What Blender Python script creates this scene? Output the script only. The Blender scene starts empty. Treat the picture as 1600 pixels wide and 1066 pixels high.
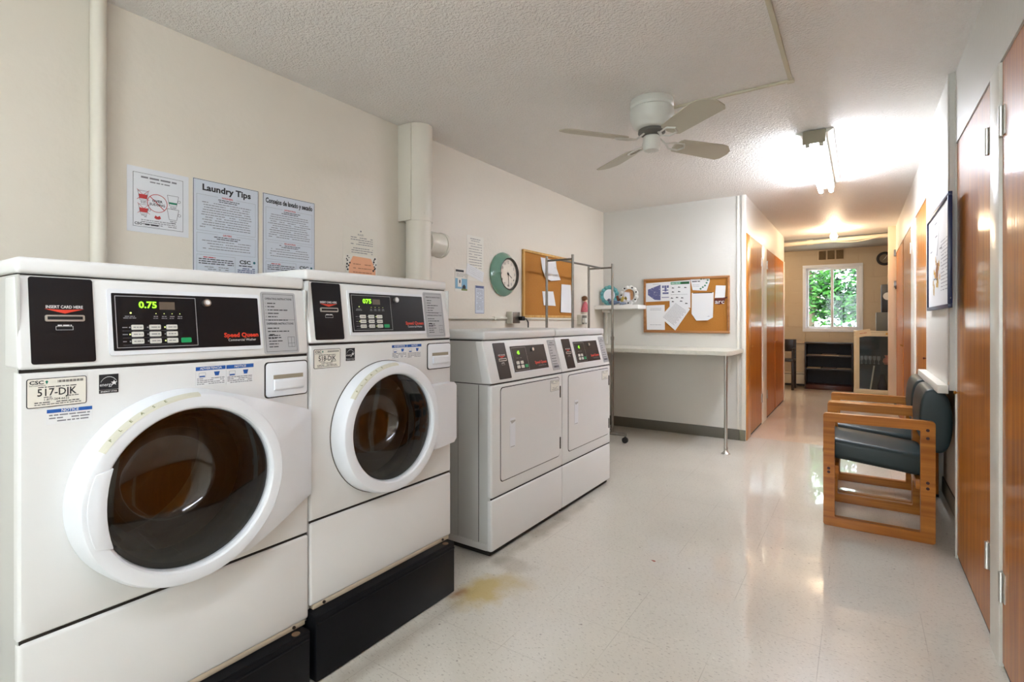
import bpy, bmesh, math, random
from mathutils import Matrix, Vector
random.seed(7)
PI = math.pi
scn = bpy.context.scene
C = scn.collection

# ------------------------------------------------------------------ camera, world, exposure
cam_d = bpy.data.cameras.new('camera'); cam = bpy.data.objects.new('camera', cam_d); C.objects.link(cam)
cam.location = (0, 0, 1.10); cam.rotation_euler = (PI/2, 0, math.radians(34.02))
cam_d.sensor_width = 36; cam_d.lens = 803/1600*36; cam_d.shift_y = -31/1600; cam_d.clip_start = 0.05; cam_d.clip_end = 200
scn.camera = cam
w = bpy.data.worlds.new('sky'); scn.world = w; w.use_nodes = True
w.node_tree.nodes['Background'].inputs[0].default_value = (0.86, 0.93, 1.0, 1)
w.node_tree.nodes['Background'].inputs[1].default_value = 3.3
vs = scn.view_settings
vs.view_transform = 'Standard'; vs.look = 'None'; vs.gamma = 1; vs.use_curve_mapping = False
vs.exposure = 2.14
scn.cycles.caustics_reflective = False; scn.cycles.caustics_refractive = False
TUBE_E = 20.0       # emission of the fluorescent tubes
BULB_E = 88.0       # emission of the warm globe lamps

# ------------------------------------------------------------------ main dimensions (metres)
XL, XR, YC, ZC = -2.265, 0.373, 5.105, 2.26
XP, YE, YB = -0.86, 8.01, 9.95
PIER, LOW = 0.351, 0.452
YR = -1.9

# ------------------------------------------------------------------ materials
MATS = {}
def srgb(r, g, b):
    f = lambda c: (c/255/12.92) if c/255 <= 0.04045 else ((c/255+0.055)/1.055)**2.4
    return (f(r), f(g), f(b), 1)
def mat(name, col, rough=0.5, metal=0.0, emit=0.0, ecol=None, coat=0.0, var=0.0, vscale=8.0, bump=0.0, bscale=60.0, spec=0.5):
    if name in MATS: return MATS[name]
    m = bpy.data.materials.new(name); m.use_nodes = True
    n, l = m.node_tree.nodes, m.node_tree.links
    b = n['Principled BSDF']
    c = srgb(*col)
    b.inputs['Base Color'].default_value = c
    b.inputs['Roughness'].default_value = rough; b.inputs['Metallic'].default_value = metal
    b.inputs['Specular IOR Level'].default_value = spec
    if coat: b.inputs['Coat Weight'].default_value = coat; b.inputs['Coat Roughness'].default_value = 0.08
    if emit:
        b.inputs['Emission Color'].default_value = srgb(*(ecol or col)); b.inputs['Emission Strength'].default_value = emit
    tc = n.new('ShaderNodeTexCoord')
    if var:
        nz = n.new('ShaderNodeTexNoise'); nz.inputs['Scale'].default_value = vscale; nz.inputs['Detail'].default_value = 3
        l.new(tc.outputs['Object'], nz.inputs['Vector'])
        mx = n.new('ShaderNodeMix'); mx.data_type = 'RGBA'
        mx.inputs[6].default_value = tuple(x*(1-var) for x in c[:3])+(1,); mx.inputs[7].default_value = tuple(min(1, x*(1+var)) for x in c[:3])+(1,)
        l.new(nz.outputs['Fac'], mx.inputs[0]); l.new(mx.outputs[2], b.inputs['Base Color'])
    if bump:
        nz = n.new('ShaderNodeTexNoise'); nz.inputs['Scale'].default_value = bscale; nz.inputs['Detail'].default_value = 2
        l.new(tc.outputs['Object'], nz.inputs['Vector'])
        bp = n.new('ShaderNodeBump'); bp.inputs['Strength'].default_value = bump; bp.inputs['Distance'].default_value = 0.01
        l.new(nz.outputs['Fac'], bp.inputs['Height']); l.new(bp.outputs[0], b.inputs['Normal'])
    MATS[name] = m
    return m

def wood(name, dark, light, rough=0.3, axis='Z', sc=1.0, coat=0.6, crough=0.2, grain=18):
    if name in MATS: return MATS[name]
    m = bpy.data.materials.new(name); m.use_nodes = True
    n, l = m.node_tree.nodes, m.node_tree.links
    b = n['Principled BSDF']; b.inputs['Roughness'].default_value = rough
    b.inputs['Coat Weight'].default_value = coat; b.inputs['Coat Roughness'].default_value = crough; b.inputs['Specular IOR Level'].default_value = 0.2
    tc = n.new('ShaderNodeTexCoord'); mp = n.new('ShaderNodeMapping')
    s = {'Z': (grain, grain, 0.8), 'X': (0.8, grain, grain), 'Y': (grain, 0.8, grain)}[axis]
    mp.inputs['Scale'].default_value = tuple(v*sc for v in s)
    l.new(tc.outputs['Object'], mp.inputs['Vector'])
    nz = n.new('ShaderNodeTexNoise'); nz.inputs['Scale'].default_value = 2.0; nz.inputs['Detail'].default_value = 5; nz.inputs['Distortion'].default_value = 0.6
    l.new(mp.outputs[0], nz.inputs['Vector'])
    cr = n.new('ShaderNodeValToRGB'); cr.color_ramp.elements[0].position = 0.30; cr.color_ramp.elements[1].position = 0.72
    cr.color_ramp.elements[0].color = srgb(*dark); cr.color_ramp.elements[1].color = srgb(*light)
    l.new(nz.outputs['Fac'], cr.inputs[0]); l.new(cr.outputs[0], b.inputs['Base Color'])
    bp = n.new('ShaderNodeBump'); bp.inputs['Strength'].default_value = 0.15; bp.inputs['Distance'].default_value = 0.003
    l.new(nz.outputs['Fac'], bp.inputs['Height']); l.new(bp.outputs[0], b.inputs['Normal']); l.new(bp.outputs[0], b.inputs['Coat Normal'])
    MATS[name] = m
    return m

def glassy(name, tint=(1, 1, 1), ior=1.5, rough=0.02, refl=1.0):
    if name in MATS: return MATS[name]
    m = bpy.data.materials.new(name); m.use_nodes = True
    n, l = m.node_tree.nodes, m.node_tree.links
    n.remove(n['Principled BSDF'])
    tr = n.new('ShaderNodeBsdfTransparent'); tr.inputs[0].default_value = (*tint, 1)
    gl = n.new('ShaderNodeBsdfGlossy'); gl.inputs['Roughness'].default_value = rough; gl.inputs[0].default_value = (refl, refl, refl, 1)
    lw = n.new('ShaderNodeLayerWeight'); lw.inputs[0].default_value = 0.5
    pw = n.new('ShaderNodeMath'); pw.operation = 'POWER'; pw.inputs[1].default_value = 4.5; l.new(lw.outputs['Facing'], pw.inputs[0])
    r0 = ((ior-1)/(ior+1))**2
    fr = n.new('ShaderNodeMath'); fr.operation = 'MULTIPLY_ADD'; fr.inputs[1].default_value = 1-r0; fr.inputs[2].default_value = r0; l.new(pw.outputs[0], fr.inputs[0])
    mx = n.new('ShaderNodeMixShader')
    l.new(fr.outputs[0], mx.inputs[0]); l.new(tr.outputs[0], mx.inputs[1]); l.new(gl.outputs[0], mx.inputs[2])
    l.new(mx.outputs[0], n['Material Output'].inputs[0])
    MATS[name] = m
    return m

WALL = mat('wall paint cream', (221, 213, 199), 0.45, var=0.03, vscale=1.5, bump=0.12, bscale=35)
WALLW = mat('wall paint white', (212, 209, 201), 0.4, var=0.02, vscale=2, bump=0.08, bscale=35)
TRIMW = mat('trim white gloss', (232, 228, 218), 0.3)
METAL = mat('chrome steel', (200, 198, 192), 0.32, 1.0)
STEEL = mat('worn steel', (140, 136, 128), 0.35, 1.0, var=0.25, vscale=25)
DKMET = mat('dark metal', (60, 56, 50), 0.4, 0.6)
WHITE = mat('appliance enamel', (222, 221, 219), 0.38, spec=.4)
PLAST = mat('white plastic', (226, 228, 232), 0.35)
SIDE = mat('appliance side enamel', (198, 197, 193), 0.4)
BLACK = mat('black panel', (22, 22, 25), 0.32, spec=.35)
SEAM = mat('seam dark', (38, 32, 26), 0.8)
INK = mat('ink black', (30, 30, 32), 0.6)
INKG = mat('ink grey', (120, 120, 124), 0.6)
INKL = mat('ink pale grey', (138, 138, 144), 0.6)
INKR = mat('ink red', (190, 60, 60), 0.6)
INKB = mat('ink blue', (30, 88, 165), 0.5)
NAVY = mat('ink navy', (40, 50, 110), 0.6)
PAPER = mat('paper white', (226, 226, 226), 0.6)
PAPERC = mat('paper cream', (226, 222, 211), 0.6)
PAPERB = mat('paper bluish', (205, 211, 220), 0.4)
SILVER = mat('label silver', (176, 176, 178), 0.4)
BASEBD = mat('baseboard vinyl', (96, 92, 80), 0.45, var=0.12, vscale=6)
DOORW = wood('door veneer', (150, 80, 4), (194, 118, 26), 0.5, 'Z', 1.0, 0.45, 0.12, 20)
CASEW = wood('casing orange wood', (176, 100, 22), (206, 136, 48), 0.35, 'Z', 1.0, 0.4, 0.2, 30)

# ------------------------------------------------------------------ mesh builder
class MB:
    def __init__(s, T=None):
        s.bm = bmesh.new(); s.T = T or Matrix.Identity(4); s.mi = 0
    def v(s, p): return s.bm.verts.new(s.T @ Vector(p))
    def f(s, vs):
        try:
            f = s.bm.faces.new(vs); f.material_index = s.mi; return f
        except ValueError: return None
    def merge(s, o):
        mp = {}
        for v in o.verts: mp[v] = s.bm.verts.new(s.T @ v.co)
        for f in o.faces:
            try: nf = s.bm.faces.new([mp[v] for v in f.verts]); nf.material_index = s.mi
            except ValueError: pass
        o.free()
    def box(s, x0, x1, y0, y1, z0, z1, b=0.0, seg=2):
        t = bmesh.new()
        vs = [t.verts.new((x, y, z)) for x in (x0, x1) for y in (y0, y1) for z in (z0, z1)]
        for q in ((0, 1, 3, 2), (4, 6, 7, 5), (0, 4, 5, 1), (2, 3, 7, 6), (0, 2, 6, 4), (1, 5, 7, 3)): t.faces.new([vs[i] for i in q])
        if b: bmesh.ops.bevel(t, geom=t.edges[:], offset=b, segments=seg, profile=0.5, affect='EDGES', clamp_overlap=True)
        s.merge(t)
    def prism(s, pts, y0, y1, b=0.0, seg=2):
        """outline in x,z swept from y0 to y1"""
        t = bmesh.new()
        a = [t.verts.new((x, y0, z)) for x, z in pts]; c = [t.verts.new((x, y1, z)) for x, z in pts]
        n = len(pts)
        t.faces.new(a); t.faces.new(c[::-1])
        for i in range(n): t.faces.new((a[i], c[i], c[(i+1) % n], a[(i+1) % n]))
        bmesh.ops.recalc_face_normals(t, faces=t.faces[:])
        if b: bmesh.ops.bevel(t, geom=t.edges[:], offset=b, segments=seg, profile=0.5, affect='EDGES', clamp_overlap=True)
        s.merge(t)
    def prismx(s, pts, x0, x1, b=0.0, seg=2):
        """outline in y,z swept from x0 to x1"""
        t = bmesh.new()
        a = [t.verts.new((x0, y, z)) for y, z in pts]; c = [t.verts.new((x1, y, z)) for y, z in pts]
        n = len(pts)
        t.faces.new(a); t.faces.new(c[::-1])
        for i in range(n): t.faces.new((a[i], c[i], c[(i+1) % n], a[(i+1) % n]))
        bmesh.ops.recalc_face_normals(t, faces=t.faces[:])
        if b: bmesh.ops.bevel(t, geom=t.edges[:], offset=b, segments=seg, profile=0.5, affect='EDGES', clamp_overlap=True)
        s.merge(t)
    def rrect(s, x0, x1, z0, z1, r, y0, y1, n=5):
        s.prism(rr(x0, x1, z0, z1, r, n), y0, y1)
    def cyl(s, p0, p1, r, seg=20, r2=None, cap=True):
        p0, p1 = Vector(p0), Vector(p1); r2 = r if r2 is None else r2
        d = (p1-p0).normalized(); a = d.orthogonal().normalized(); c = d.cross(a)
        A = []; B = []
        for i in range(seg):
            t = 2*PI*i/seg; o = a*math.cos(t)+c*math.sin(t)
            A.append(s.v(p0+o*r)); B.append(s.v(p1+o*r2))
        for i in range(seg): s.f((A[i], A[(i+1) % seg], B[(i+1) % seg], B[i]))
        if cap: s.f(A[::-1]); s.f(B)
    def tube(s, pts, r, seg=8):
        pts = [Vector(p) for p in pts]; rings = []; a = None
        for i, p in enumerate(pts):
            d = (pts[min(i+1, len(pts)-1)]-pts[max(i-1, 0)]).normalized()
            a = d.orthogonal().normalized() if a is None else (a-d*a.dot(d)).normalized()
            c = d.cross(a)
            rings.append([s.v(p+(a*math.cos(2*PI*k/seg)+c*math.sin(2*PI*k/seg))*r) for k in range(seg)])
        for i in range(len(pts)-1):
            for k in range(seg): s.f((rings[i][k], rings[i][(k+1) % seg], rings[i+1][(k+1) % seg], rings[i+1][k]))
        s.f(rings[0][::-1]); s.f(rings[-1])
    def lathe(s, prof, c=(0, 0, 0), axis='Z', seg=48, cap0=False, cap1=False):
        """prof: (radius, height along axis)"""
        rings = []
        for r, h in prof:
            if r < 1e-6:
                p = (c[0], c[1], c[2]+h) if axis == 'Z' else (c[0], c[1]+h, c[2])
                rings.append([s.v(p)]); continue
            ring = []
            for k in range(seg):
                t = 2*PI*k/seg
                p = (c[0]+r*math.cos(t), c[1]+r*math.sin(t), c[2]+h) if axis == 'Z' else (c[0]+r*math.cos(t), c[1]+h, c[2]+r*math.sin(t))
                ring.append(s.v(p))
            rings.append(ring)
        for i in range(len(rings)-1):
            A, B = rings[i], rings[i+1]
            for k in range(seg):
                if len(A) == 1 and len(B) == 1: break
                if len(A) == 1: s.f((A[0], B[(k+1) % seg], B[k]))
                elif len(B) == 1: s.f((A[k], A[(k+1) % seg], B[0]))
                else: s.f((A[k], A[(k+1) % seg], B[(k+1) % seg], B[k]))
        if cap0 and len(rings[0]) > 1: s.f(rings[0][::-1])
        if cap1 and len(rings[-1]) > 1: s.f(rings[-1])
    def quad(s, x0, x1, z0, z1, y):
        s.f([s.v(p) for p in ((x0, y, z0), (x1, y, z0), (x1, y, z1), (x0, y, z1))])
    def flat(s, pts, y): s.f([s.v((x, y, z)) for x, z in pts])
    def frame2d(s, x0, x1, z0, z1, t, y):
        s.quad(x0, x1, z0, z0+t, y); s.quad(x0, x1, z1-t, z1, y); s.quad(x0, x0+t, z0+t, z1-t, y); s.quad(x1-t, x1, z0+t, z1-t, y)
    def ring2d(s, cx, cz, r0, r1, y, seg=40):
        for k in range(seg):
            a, b = 2*PI*k/seg, 2*PI*(k+1)/seg
            s.flat([(cx+r0*math.cos(a), cz+r0*math.sin(a)), (cx+r1*math.cos(a), cz+r1*math.sin(a)), (cx+r1*math.cos(b), cz+r1*math.sin(b)), (cx+r0*math.cos(b), cz+r0*math.sin(b))][::-1], y)
    def disc2d(s, cx, cz, r, y, seg=20): s.flat([(cx+r*math.cos(2*PI*k/seg), cz+r*math.sin(2*PI*k/seg)) for k in range(seg)], y)
    def words(s, x0, x1, z, h, y, fill=0.92, rnd=None):
        """a line of print too small to read"""
        rnd = rnd or random; x = x0
        while x < x1-h*0.6:
            L = min(h*rnd.uniform(1.2, 4.5), x1-x)
            if rnd.random() < fill: s.quad(x, x+L, z-h*0.5*0.7, z+h*0.5*0.7, y)
            x += L+h*0.5
    def text(s, body, x, z, size, y, align='CENTER', bold=0.0, width=None, sx=1.0):
        cu = bpy.data.curves.new('t', 'FONT'); cu.body = body; cu.size = size; cu.align_x = align; cu.align_y = 'CENTER'
        cu.offset = bold*size; cu.resolution_u = 2
        o = bpy.data.objects.new('t', cu); C.objects.link(o)
        bpy.context.view_layer.update()
        me = bpy.data.meshes.new_from_object(o.evaluated_get(bpy.context.evaluated_depsgraph_get()))
        xs = [v.co.x for v in me.vertices]
        if width and xs: sx = width/(max(xs)-min(xs))
        vs = [s.v((x+v.co.x*sx, y, z+v.co.y)) for v in me.vertices]
        for p in me.polygons: s.f([vs[i] for i in p.vertices])
        bpy.data.objects.remove(o); bpy.data.curves.remove(cu); bpy.data.meshes.remove(me)
    def build(s, name, mats, parent=None, angle=35, flat=False, fix=False):
        if fix: bmesh.ops.recalc_face_normals(s.bm, faces=s.bm.faces[:])
        me = bpy.data.meshes.new(name); s.bm.to_mesh(me); s.bm.free()
        for m in (mats if isinstance(mats, (list, tuple)) else [mats]): me.materials.append(m)
        if not flat:
            me.polygons.foreach_set('use_smooth', [True]*len(me.polygons))
            me.set_sharp_from_angle(angle=math.radians(angle))
        o = bpy.data.objects.new(name, me); C.objects.link(o)
        if parent: o.parent = parent
        return o

def rr(x0, x1, z0, z1, r, n=5):
    P = []
    for cx, cz, a0 in ((x1-r, z1-r, 0), (x0+r, z1-r, 90), (x0+r, z0+r, 180), (x1-r, z0+r, 270)):
        for k in range(n+1):
            a = math.radians(a0+90*k/n); P.append((cx+r*math.cos(a), cz+r*math.sin(a)))
    return P

def tag(o, label=None, cat=None, group=None, kind=None):
    if label: o['label'] = label
    if cat: o['category'] = cat
    if group: o['group'] = group
    if kind: o['kind'] = kind
    return o
def empty(name, loc, facing='S', label=None, cat=None, group=None):
    """local X runs to the viewer's right, local Y into the wall, Z up; facing E = mounted on the left wall, W = on the right wall"""
    o = bpy.data.objects.new(name, None); o.empty_display_size = 0.05; C.objects.link(o)
    o.location = loc; o.rotation_euler = (0, 0, {'S': 0, 'E': PI/2, 'W': -PI/2}.get(facing, 0) if isinstance(facing, str) else facing)
    return tag(o, label, cat, group)
def place(o, loc, facing='S'):
    o.location = loc; o.rotation_euler = (0, 0, {'S': 0, 'E': PI/2, 'W': -PI/2}[facing]); return o
def struct(name, mb, m, parent=None, **k):
    o = mb.build(name, m, parent, **k)
    if parent is None: o['kind'] = 'structure'
    return o
def sbox(name, x0, x1, y0, y1, z0, z1, m, b=0.0):
    mb = MB(); mb.box(x0, x1, y0, y1, z0, z1, b); return struct(name, mb, m)
def copy_tree(o, parent=None):
    c = o.copy(); C.objects.link(c); c.parent = parent
    for ch in list(o.children): copy_tree(ch, c)
    return c

# ------------------------------------------------------------------ floor and ceiling materials
def floor_mat(name, base, hall):
    m = bpy.data.materials.new(name); m.use_nodes = True
    n, l = m.node_tree.nodes, m.node_tree.links; b = n['Principled BSDF']
    tc = n.new('ShaderNodeTexCoord')
    def mixc(fac, a, c):
        mx = n.new('ShaderNodeMix'); mx.data_type = 'RGBA'
        for i, v in ((0, fac), (6, a), (7, c)):
            if hasattr(v, 'is_output'): l.new(v, mx.inputs[i])
            else: mx.inputs[i].default_value = v
        return mx.outputs[2]
    def noise(scale, vec=None, detail=3):
        q = n.new('ShaderNodeTexNoise'); q.inputs['Scale'].default_value = scale; q.inputs['Detail'].default_value = detail
        l.new(vec or tc.outputs['Object'], q.inputs['Vector']); return q.outputs['Fac']
    def ramp(src, p0, p1, a=0.0, c=1.0):
        r = n.new('ShaderNodeMapRange'); r.inputs['From Min'].default_value = p0; r.inputs['From Max'].default_value = p1
        r.inputs['To Min'].default_value = a; r.inputs['To Max'].default_value = c; l.new(src, r.inputs[0]); return r.outputs[0]
    def math_(op, a, c=None):
        q = n.new('ShaderNodeMath'); q.operation = op
        for i, v in ((0, a), (1, c)):
            if v is None: continue
            if hasattr(v, 'is_output'): l.new(v, q.inputs[i])
            else: q.inputs[i].default_value = v
        return q.outputs[0]
    c = srgb(*base); dk = tuple(x*0.86 for x in c[:3])+(1,); lt = tuple(min(1, x*1.07) for x in c[:3])+(1,)
    col = mixc(noise(2.2), dk, lt)
    mp = n.new('ShaderNodeMapping'); mp.inputs['Rotation'].default_value = (0, 0, 0.6); mp.inputs['Scale'].default_value = (1.0, 2.2, 1)
    l.new(tc.outputs['Object'], mp.inputs[0])
    fl = ramp(noise(75, mp.outputs[0], 2), 0.60, 0.68)
    col = mixc(math_('MULTIPLY', fl, 0.5), col, srgb(140, 128, 112))
    f2 = ramp(noise(60, mp.outputs[0], 2), 0.28, 0.36, 1.0, 0.0)
    col = mixc(math_('MULTIPLY', f2, 0.6), col, srgb(238, 232, 220))
    sp = n.new('ShaderNodeTexVoronoi'); sp.inputs['Scale'].default_value = 16; l.new(tc.outputs['Object'], sp.inputs['Vector'])
    spk = math_('MULTIPLY', ramp(sp.outputs['Distance'], 0.05, 0.085, 1.0, 0.0), ramp(noise(5), 0.50, 0.58))
    col = mixc(math_('MULTIPLY', spk, 0.7), col, srgb(110, 100, 88))
    if not hall:
        sx = n.new('ShaderNodeSeparateXYZ'); l.new(tc.outputs['Object'], sx.inputs[0])
        def line(out, off):
            a = math_('SUBTRACT', out, off); a = math_('DIVIDE', a, 0.2985); a = math_('FRACT', a)
            a = math_('SUBTRACT', a, 0.5); a = math_('ABSOLUTE', a); return ramp(a, 0.4950, 0.4985)
        g = math_('MULTIPLY', math_('MAXIMUM', line(sx.outputs[0], -0.705), line(sx.outputs[1], 2.915)), ramp(noise(3.5), 0.42, 0.60))
        col = mixc(math_('MULTIPLY', g, 0.45), col, srgb(120, 108, 92))
        # yellow rust stain beside the washer stand
        def blob(cx, cy, rx, ry, amp):
            m2 = n.new('ShaderNodeMapping'); m2.inputs['Location'].default_value = (-cx/rx, -cy/ry, 0); m2.inputs['Scale'].default_value = (1/rx, 1/ry, 0)
            l.new(tc.outputs['Object'], m2.inputs[0])
            ln = n.new('ShaderNodeVectorMath'); ln.operation = 'LENGTH'; l.new(m2.outputs[0], ln.inputs[0])
            d = math_('ADD', ln.outputs['Value'], math_('MULTIPLY', math_('SUBTRACT', noise(9, None, 5), 0.5), 1.6))
            return math_('MULTIPLY', ramp(d, 0.35, 1.0, 1.0, 0.0), amp)
        col = mixc(blob(-1.27, 1.68, 0.13, 0.17, 0.75), col, srgb(196, 166, 70))
        col = mixc(blob(-1.345, 1.60, 0.04, 0.06, 0.85), col, srgb(150, 100, 20))
        col = mixc(blob(-1.22, 1.76, 0.13, 0.14, 0.4), col, srgb(186, 160, 90))
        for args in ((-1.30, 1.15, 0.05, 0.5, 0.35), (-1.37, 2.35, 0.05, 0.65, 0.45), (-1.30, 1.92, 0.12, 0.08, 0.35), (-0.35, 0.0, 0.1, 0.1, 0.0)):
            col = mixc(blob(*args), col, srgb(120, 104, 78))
    l.new(col, b.inputs['Base Color'])
    b.inputs['Roughness'].default_value = 0.30
    b.inputs['Coat Weight'].default_value = 1.0; b.inputs['Coat Roughness'].default_value = 0.03
    bp = n.new('ShaderNodeBump'); bp.inputs['Strength'].default_value = 0.012; bp.inputs['Distance'].default_value = 0.01
    l.new(noise(4, None, 2), bp.inputs['Height']); l.new(bp.outputs[0], b.inputs['Coat Normal'])
    return m
FLOOR = floor_mat('speckled vinyl tile', (220, 214, 202), False)
FLOORH = floor_mat('hallway vinyl', (236, 214, 190), True)

def popcorn():
    m = bpy.data.materials.new('textured ceiling'); m.use_nodes = True
    n, l = m.node_tree.nodes, m.node_tree.links; b = n['Principled BSDF']
    b.inputs['Base Color'].default_value = srgb(238, 234, 228); b.inputs['Roughness'].default_value = 0.55
    tc = n.new('ShaderNodeTexCoord')
    a = n.new('ShaderNodeTexNoise'); a.inputs['Scale'].default_value = 90; a.inputs['Detail'].default_value = 3; l.new(tc.outputs['Object'], a.inputs['Vector'])
    r = n.new('ShaderNodeMapRange'); r.inputs['From Min'].default_value = 0.35; r.inputs['From Max'].default_value = 0.65; l.new(a.outputs['Fac'], r.inputs[0])
    bp = n.new('ShaderNodeBump'); bp.inputs['Strength'].default_value = 0.75; bp.inputs['Distance'].default_value = 0.006
    l.new(r.outputs[0], bp.inputs['Height']); l.new(bp.outputs[0], b.inputs['Normal'])
    return m
CEIL = popcorn()

def block_wall():
    m = bpy.data.materials.new('painted block wall'); m.use_nodes = True
    n, l = m.node_tree.nodes, m.node_tree.links; b = n['Principled BSDF']
    b.inputs['Base Color'].default_value = srgb(186, 168, 142); b.inputs['Roughness'].default_value = 0.5
    tc = n.new('ShaderNodeTexCoord'); mp = n.new('ShaderNodeMapping'); mp.inputs['Rotation'].default_value = (PI/2, 0, 0)
    l.new(tc.outputs['Object'], mp.inputs[0])
    br = n.new('ShaderNodeTexBrick'); br.inputs['Scale'].default_value = 1; br.inputs['Brick Width'].default_value = 0.4; br.inputs['Row Height'].default_value = 0.2
    br.inputs['Mortar Size'].default_value = 0.006; br.inputs['Color1'].default_value = (1, 1, 1, 1); br.inputs['Color2'].default_value = (1, 1, 1, 1); br.inputs['Mortar'].default_value = (0, 0, 0, 1)
    l.new(mp.outputs[0], br.inputs['Vector'])
    bp = n.new('ShaderNodeBump'); bp.inputs['Strength'].default_value = 0.6; bp.inputs['Distance'].default_value = 0.008
    l.new(br.outputs['Color'], bp.inputs['Height']); l.new(bp.outputs[0], b.inputs['Normal'])
    return m
BLOCK = block_wall()

# ------------------------------------------------------------------ room shell
mb = MB()
for i, (x0, x1, y0, y1) in enumerate(((-2.5, 0.75, YR-.1, 5.31), (-2.5, 1.3, 5.31, 10.1))):
    mb.mi = i; mb.box(x0, x1, y0, y1, -0.06, 0)
struct('floor', mb, [FLOOR, FLOORH])
sbox('ceiling', -2.5, 1.3, YR-.1, YE+.30, ZC, ZC+.08, CEIL)
sbox('ceiling_back', -2.5, 1.3, YE+.301, 10.1, 2.285, 2.365, mat('ceiling grey', (172, 166, 156), .6, bump=.3, bscale=70))
sbox('wall_left', XL-.1, XL, YR, YC+.1, 0, ZC, WALL)
mb = MB()
for (a, b_, c_, d_) in ((XL-.1, -1.05, 0, ZC), (.15, XR+.3, 0, ZC), (-1.05, .15, 0, .85), (-1.05, .15, 2.08, ZC)): mb.box(a, b_, YR-.1, YR, c_, d_)
struct('wall_rear', mb, WALL)
sbox('wall_counter', XL, XP-.0, YC, YC+.05, 0, ZC, WALLW)
# corner battens at the end of the counter wall
mb = MB(); mb.box(-0.935, -0.915, YC-.008, YC, .1, ZC, .002); mb.box(-0.895, -0.858, YC-.012, YC, .1, ZC, .003)
struct('trim_1', mb, TRIMW)
# closet block on the hallway's left side: header over the doors, backing, end return
mb = MB(); mb.box(XP-.06, XP, YC+.0505, YE, 1.915, ZC); struct('wall_hall_left', mb, WALLW)
sbox('wall_closet_left', XL, XP-.045, YC+.06, YE, 0, ZC, WALL)
# right side: header over the near closets, backing wall, far header
sbox('wall_right', XR+.045, XR+.12, YR, 3.135, 0, ZC, WALL)
sbox('wall_right_header', XR, XR+.04, YR, 3.137, 1.925, ZC, WALLW)
sbox('wall_pier', PIER, LOW+.3, 3.139, 4.135, 0.775, ZC, WALLW)
sbox('wall_pier_low', LOW, LOW+.3, 3.139, 4.3, 0, 0.77, WALL)
mb = MB(); mb.box(XR+.001, LOW+.2, 3.13, 3.15, 0, 0.77); struct('wall_return', mb, WALLW)
sbox('wall_far_header', XR, XR+.04, 4.137, YE-.1, 1.930, ZC, WALLW)
sbox('wall_far_right', XR+.045, XR+.3, 4.305, YE, 0, ZC, WALL)
sbox('trim_2', 0.309, PIER-.001, 3.16, 4.135, 0.757, 0.797, TRIMW, .003)      # white ledge under the upper panel
# thin seams on the pier's upper panel
mb = MB(); mb.box(PIER-.006, PIER-.001, 3.139, 3.20, 0.80, ZC, .001); struct('trim_3', mb, WALLW)
# baseboards
sbox('baseboard_counter', XL+.002, -0.915, YC-.008, YC, 0, .10, BASEBD, .002)
sbox('baseboard_counter_end', -0.914, -0.862, YC-.010, YC, 0, .098, mat('baseboard vinyl lighter', (122, 120, 100), .45), .002)
sbox('baseboard_left', XL, XL+.008, YR, YC-.01, 0, .10, BASEBD)
sbox('baseboard_right', LOW-.008, LOW, 3.16, 4.3, 0, .10, BASEBD, .002)
mb = MB(); mb.box(XR-.002, LOW-.008, 3.151, 3.157, 0, .10); struct('baseboard_return', mb, BASEBD)
sbox('baseboard_right_near', XR+.005, XR+.02, YR, 1.0, 0, .09, BASEBD)

# closet doors ------------------------------------------------
def hinge(parent, x, z, m=METAL):
    mb = MB(); mb.box(x-.022, x+.022, -.003, .001, z-.045, z+.045)
    mb.cyl((x, -.007, z-.047), (x, -.007, z+.047), .0065, 10)
    return mb.build('hinge', m, parent)
dn = [0]
def closet_door(y0, y1, top, facing, knob=None, hinges=(), name=None, lean=0.0):
    dn[0] += 1
    W = y1-y0
    if facing == 'W': e = empty('door_%d' % dn[0], (XR+.004, y1, 0), 'W')
    else: e = empty('door_%d' % dn[0], (XP+.0, y0, 0), 'E')
    e['kind'] = 'structure'
    mb = MB(); mb.box(.003, W-.003, 0, .035, .018, top, .002, 1)
    mb.build('door_leaf', DOORW, e)
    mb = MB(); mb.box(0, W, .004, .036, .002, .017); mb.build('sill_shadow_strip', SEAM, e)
    for hx, hz in hinges: hinge(e, hx, hz)
    if knob:
        kx, kz, km = knob
        k = MB(); k.lathe([(.003, 0), (.003, -.008), (.007, -.011), (.008, -.016), (.005, -.020), (0, -.021)], (kx, 0, kz), 'Y', 16)
        k.build('knob', km, e, fix=True)
    return e
BRASS = mat('aged brass', (176, 130, 60), .3, 1.0)
REDK = mat('dark red knob', (92, 20, 18), .35)
# local x for facing W runs from far (y1) to near (y0)
closet_door(2.360, 3.128, 1.922, 'W', knob=(.06, .775, BRASS), hinges=((.768-.055, 1.727), (.768-.055, .283)))
closet_door(1.380, 2.222, 1.922, 'W', knob=None, hinges=((-.02+.04, 1.730), (.02, .263)))
closet_door(0.500, 1.378, 1.922, 'W')
closet_door(4.140, 5.204, 1.930, 'W', knob=(.78, .85, REDK), hinges=())
closet_door(5.572, 6.590, 1.930, 'W', knob=(.07, .85, BRASS), hinges=((.98, 1.73), (.98, .28)))
closet_door(6.620, 7.770, 1.930, 'W', knob=(1.05, .85, BRASS))
closet_door(5.335, 6.050, 1.915, 'E', knob=(.06, .86, BRASS), hinges=((.70, 1.73), (.70, .28)))
closet_door(6.380, 7.078, 1.915, 'E', knob=(.60, .86, BRASS), hinges=((.015, 1.73), (.015, .28)))
closet_door(7.106, 7.950, 1.915, 'E', knob=(.06, .86, BRASS))
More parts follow.
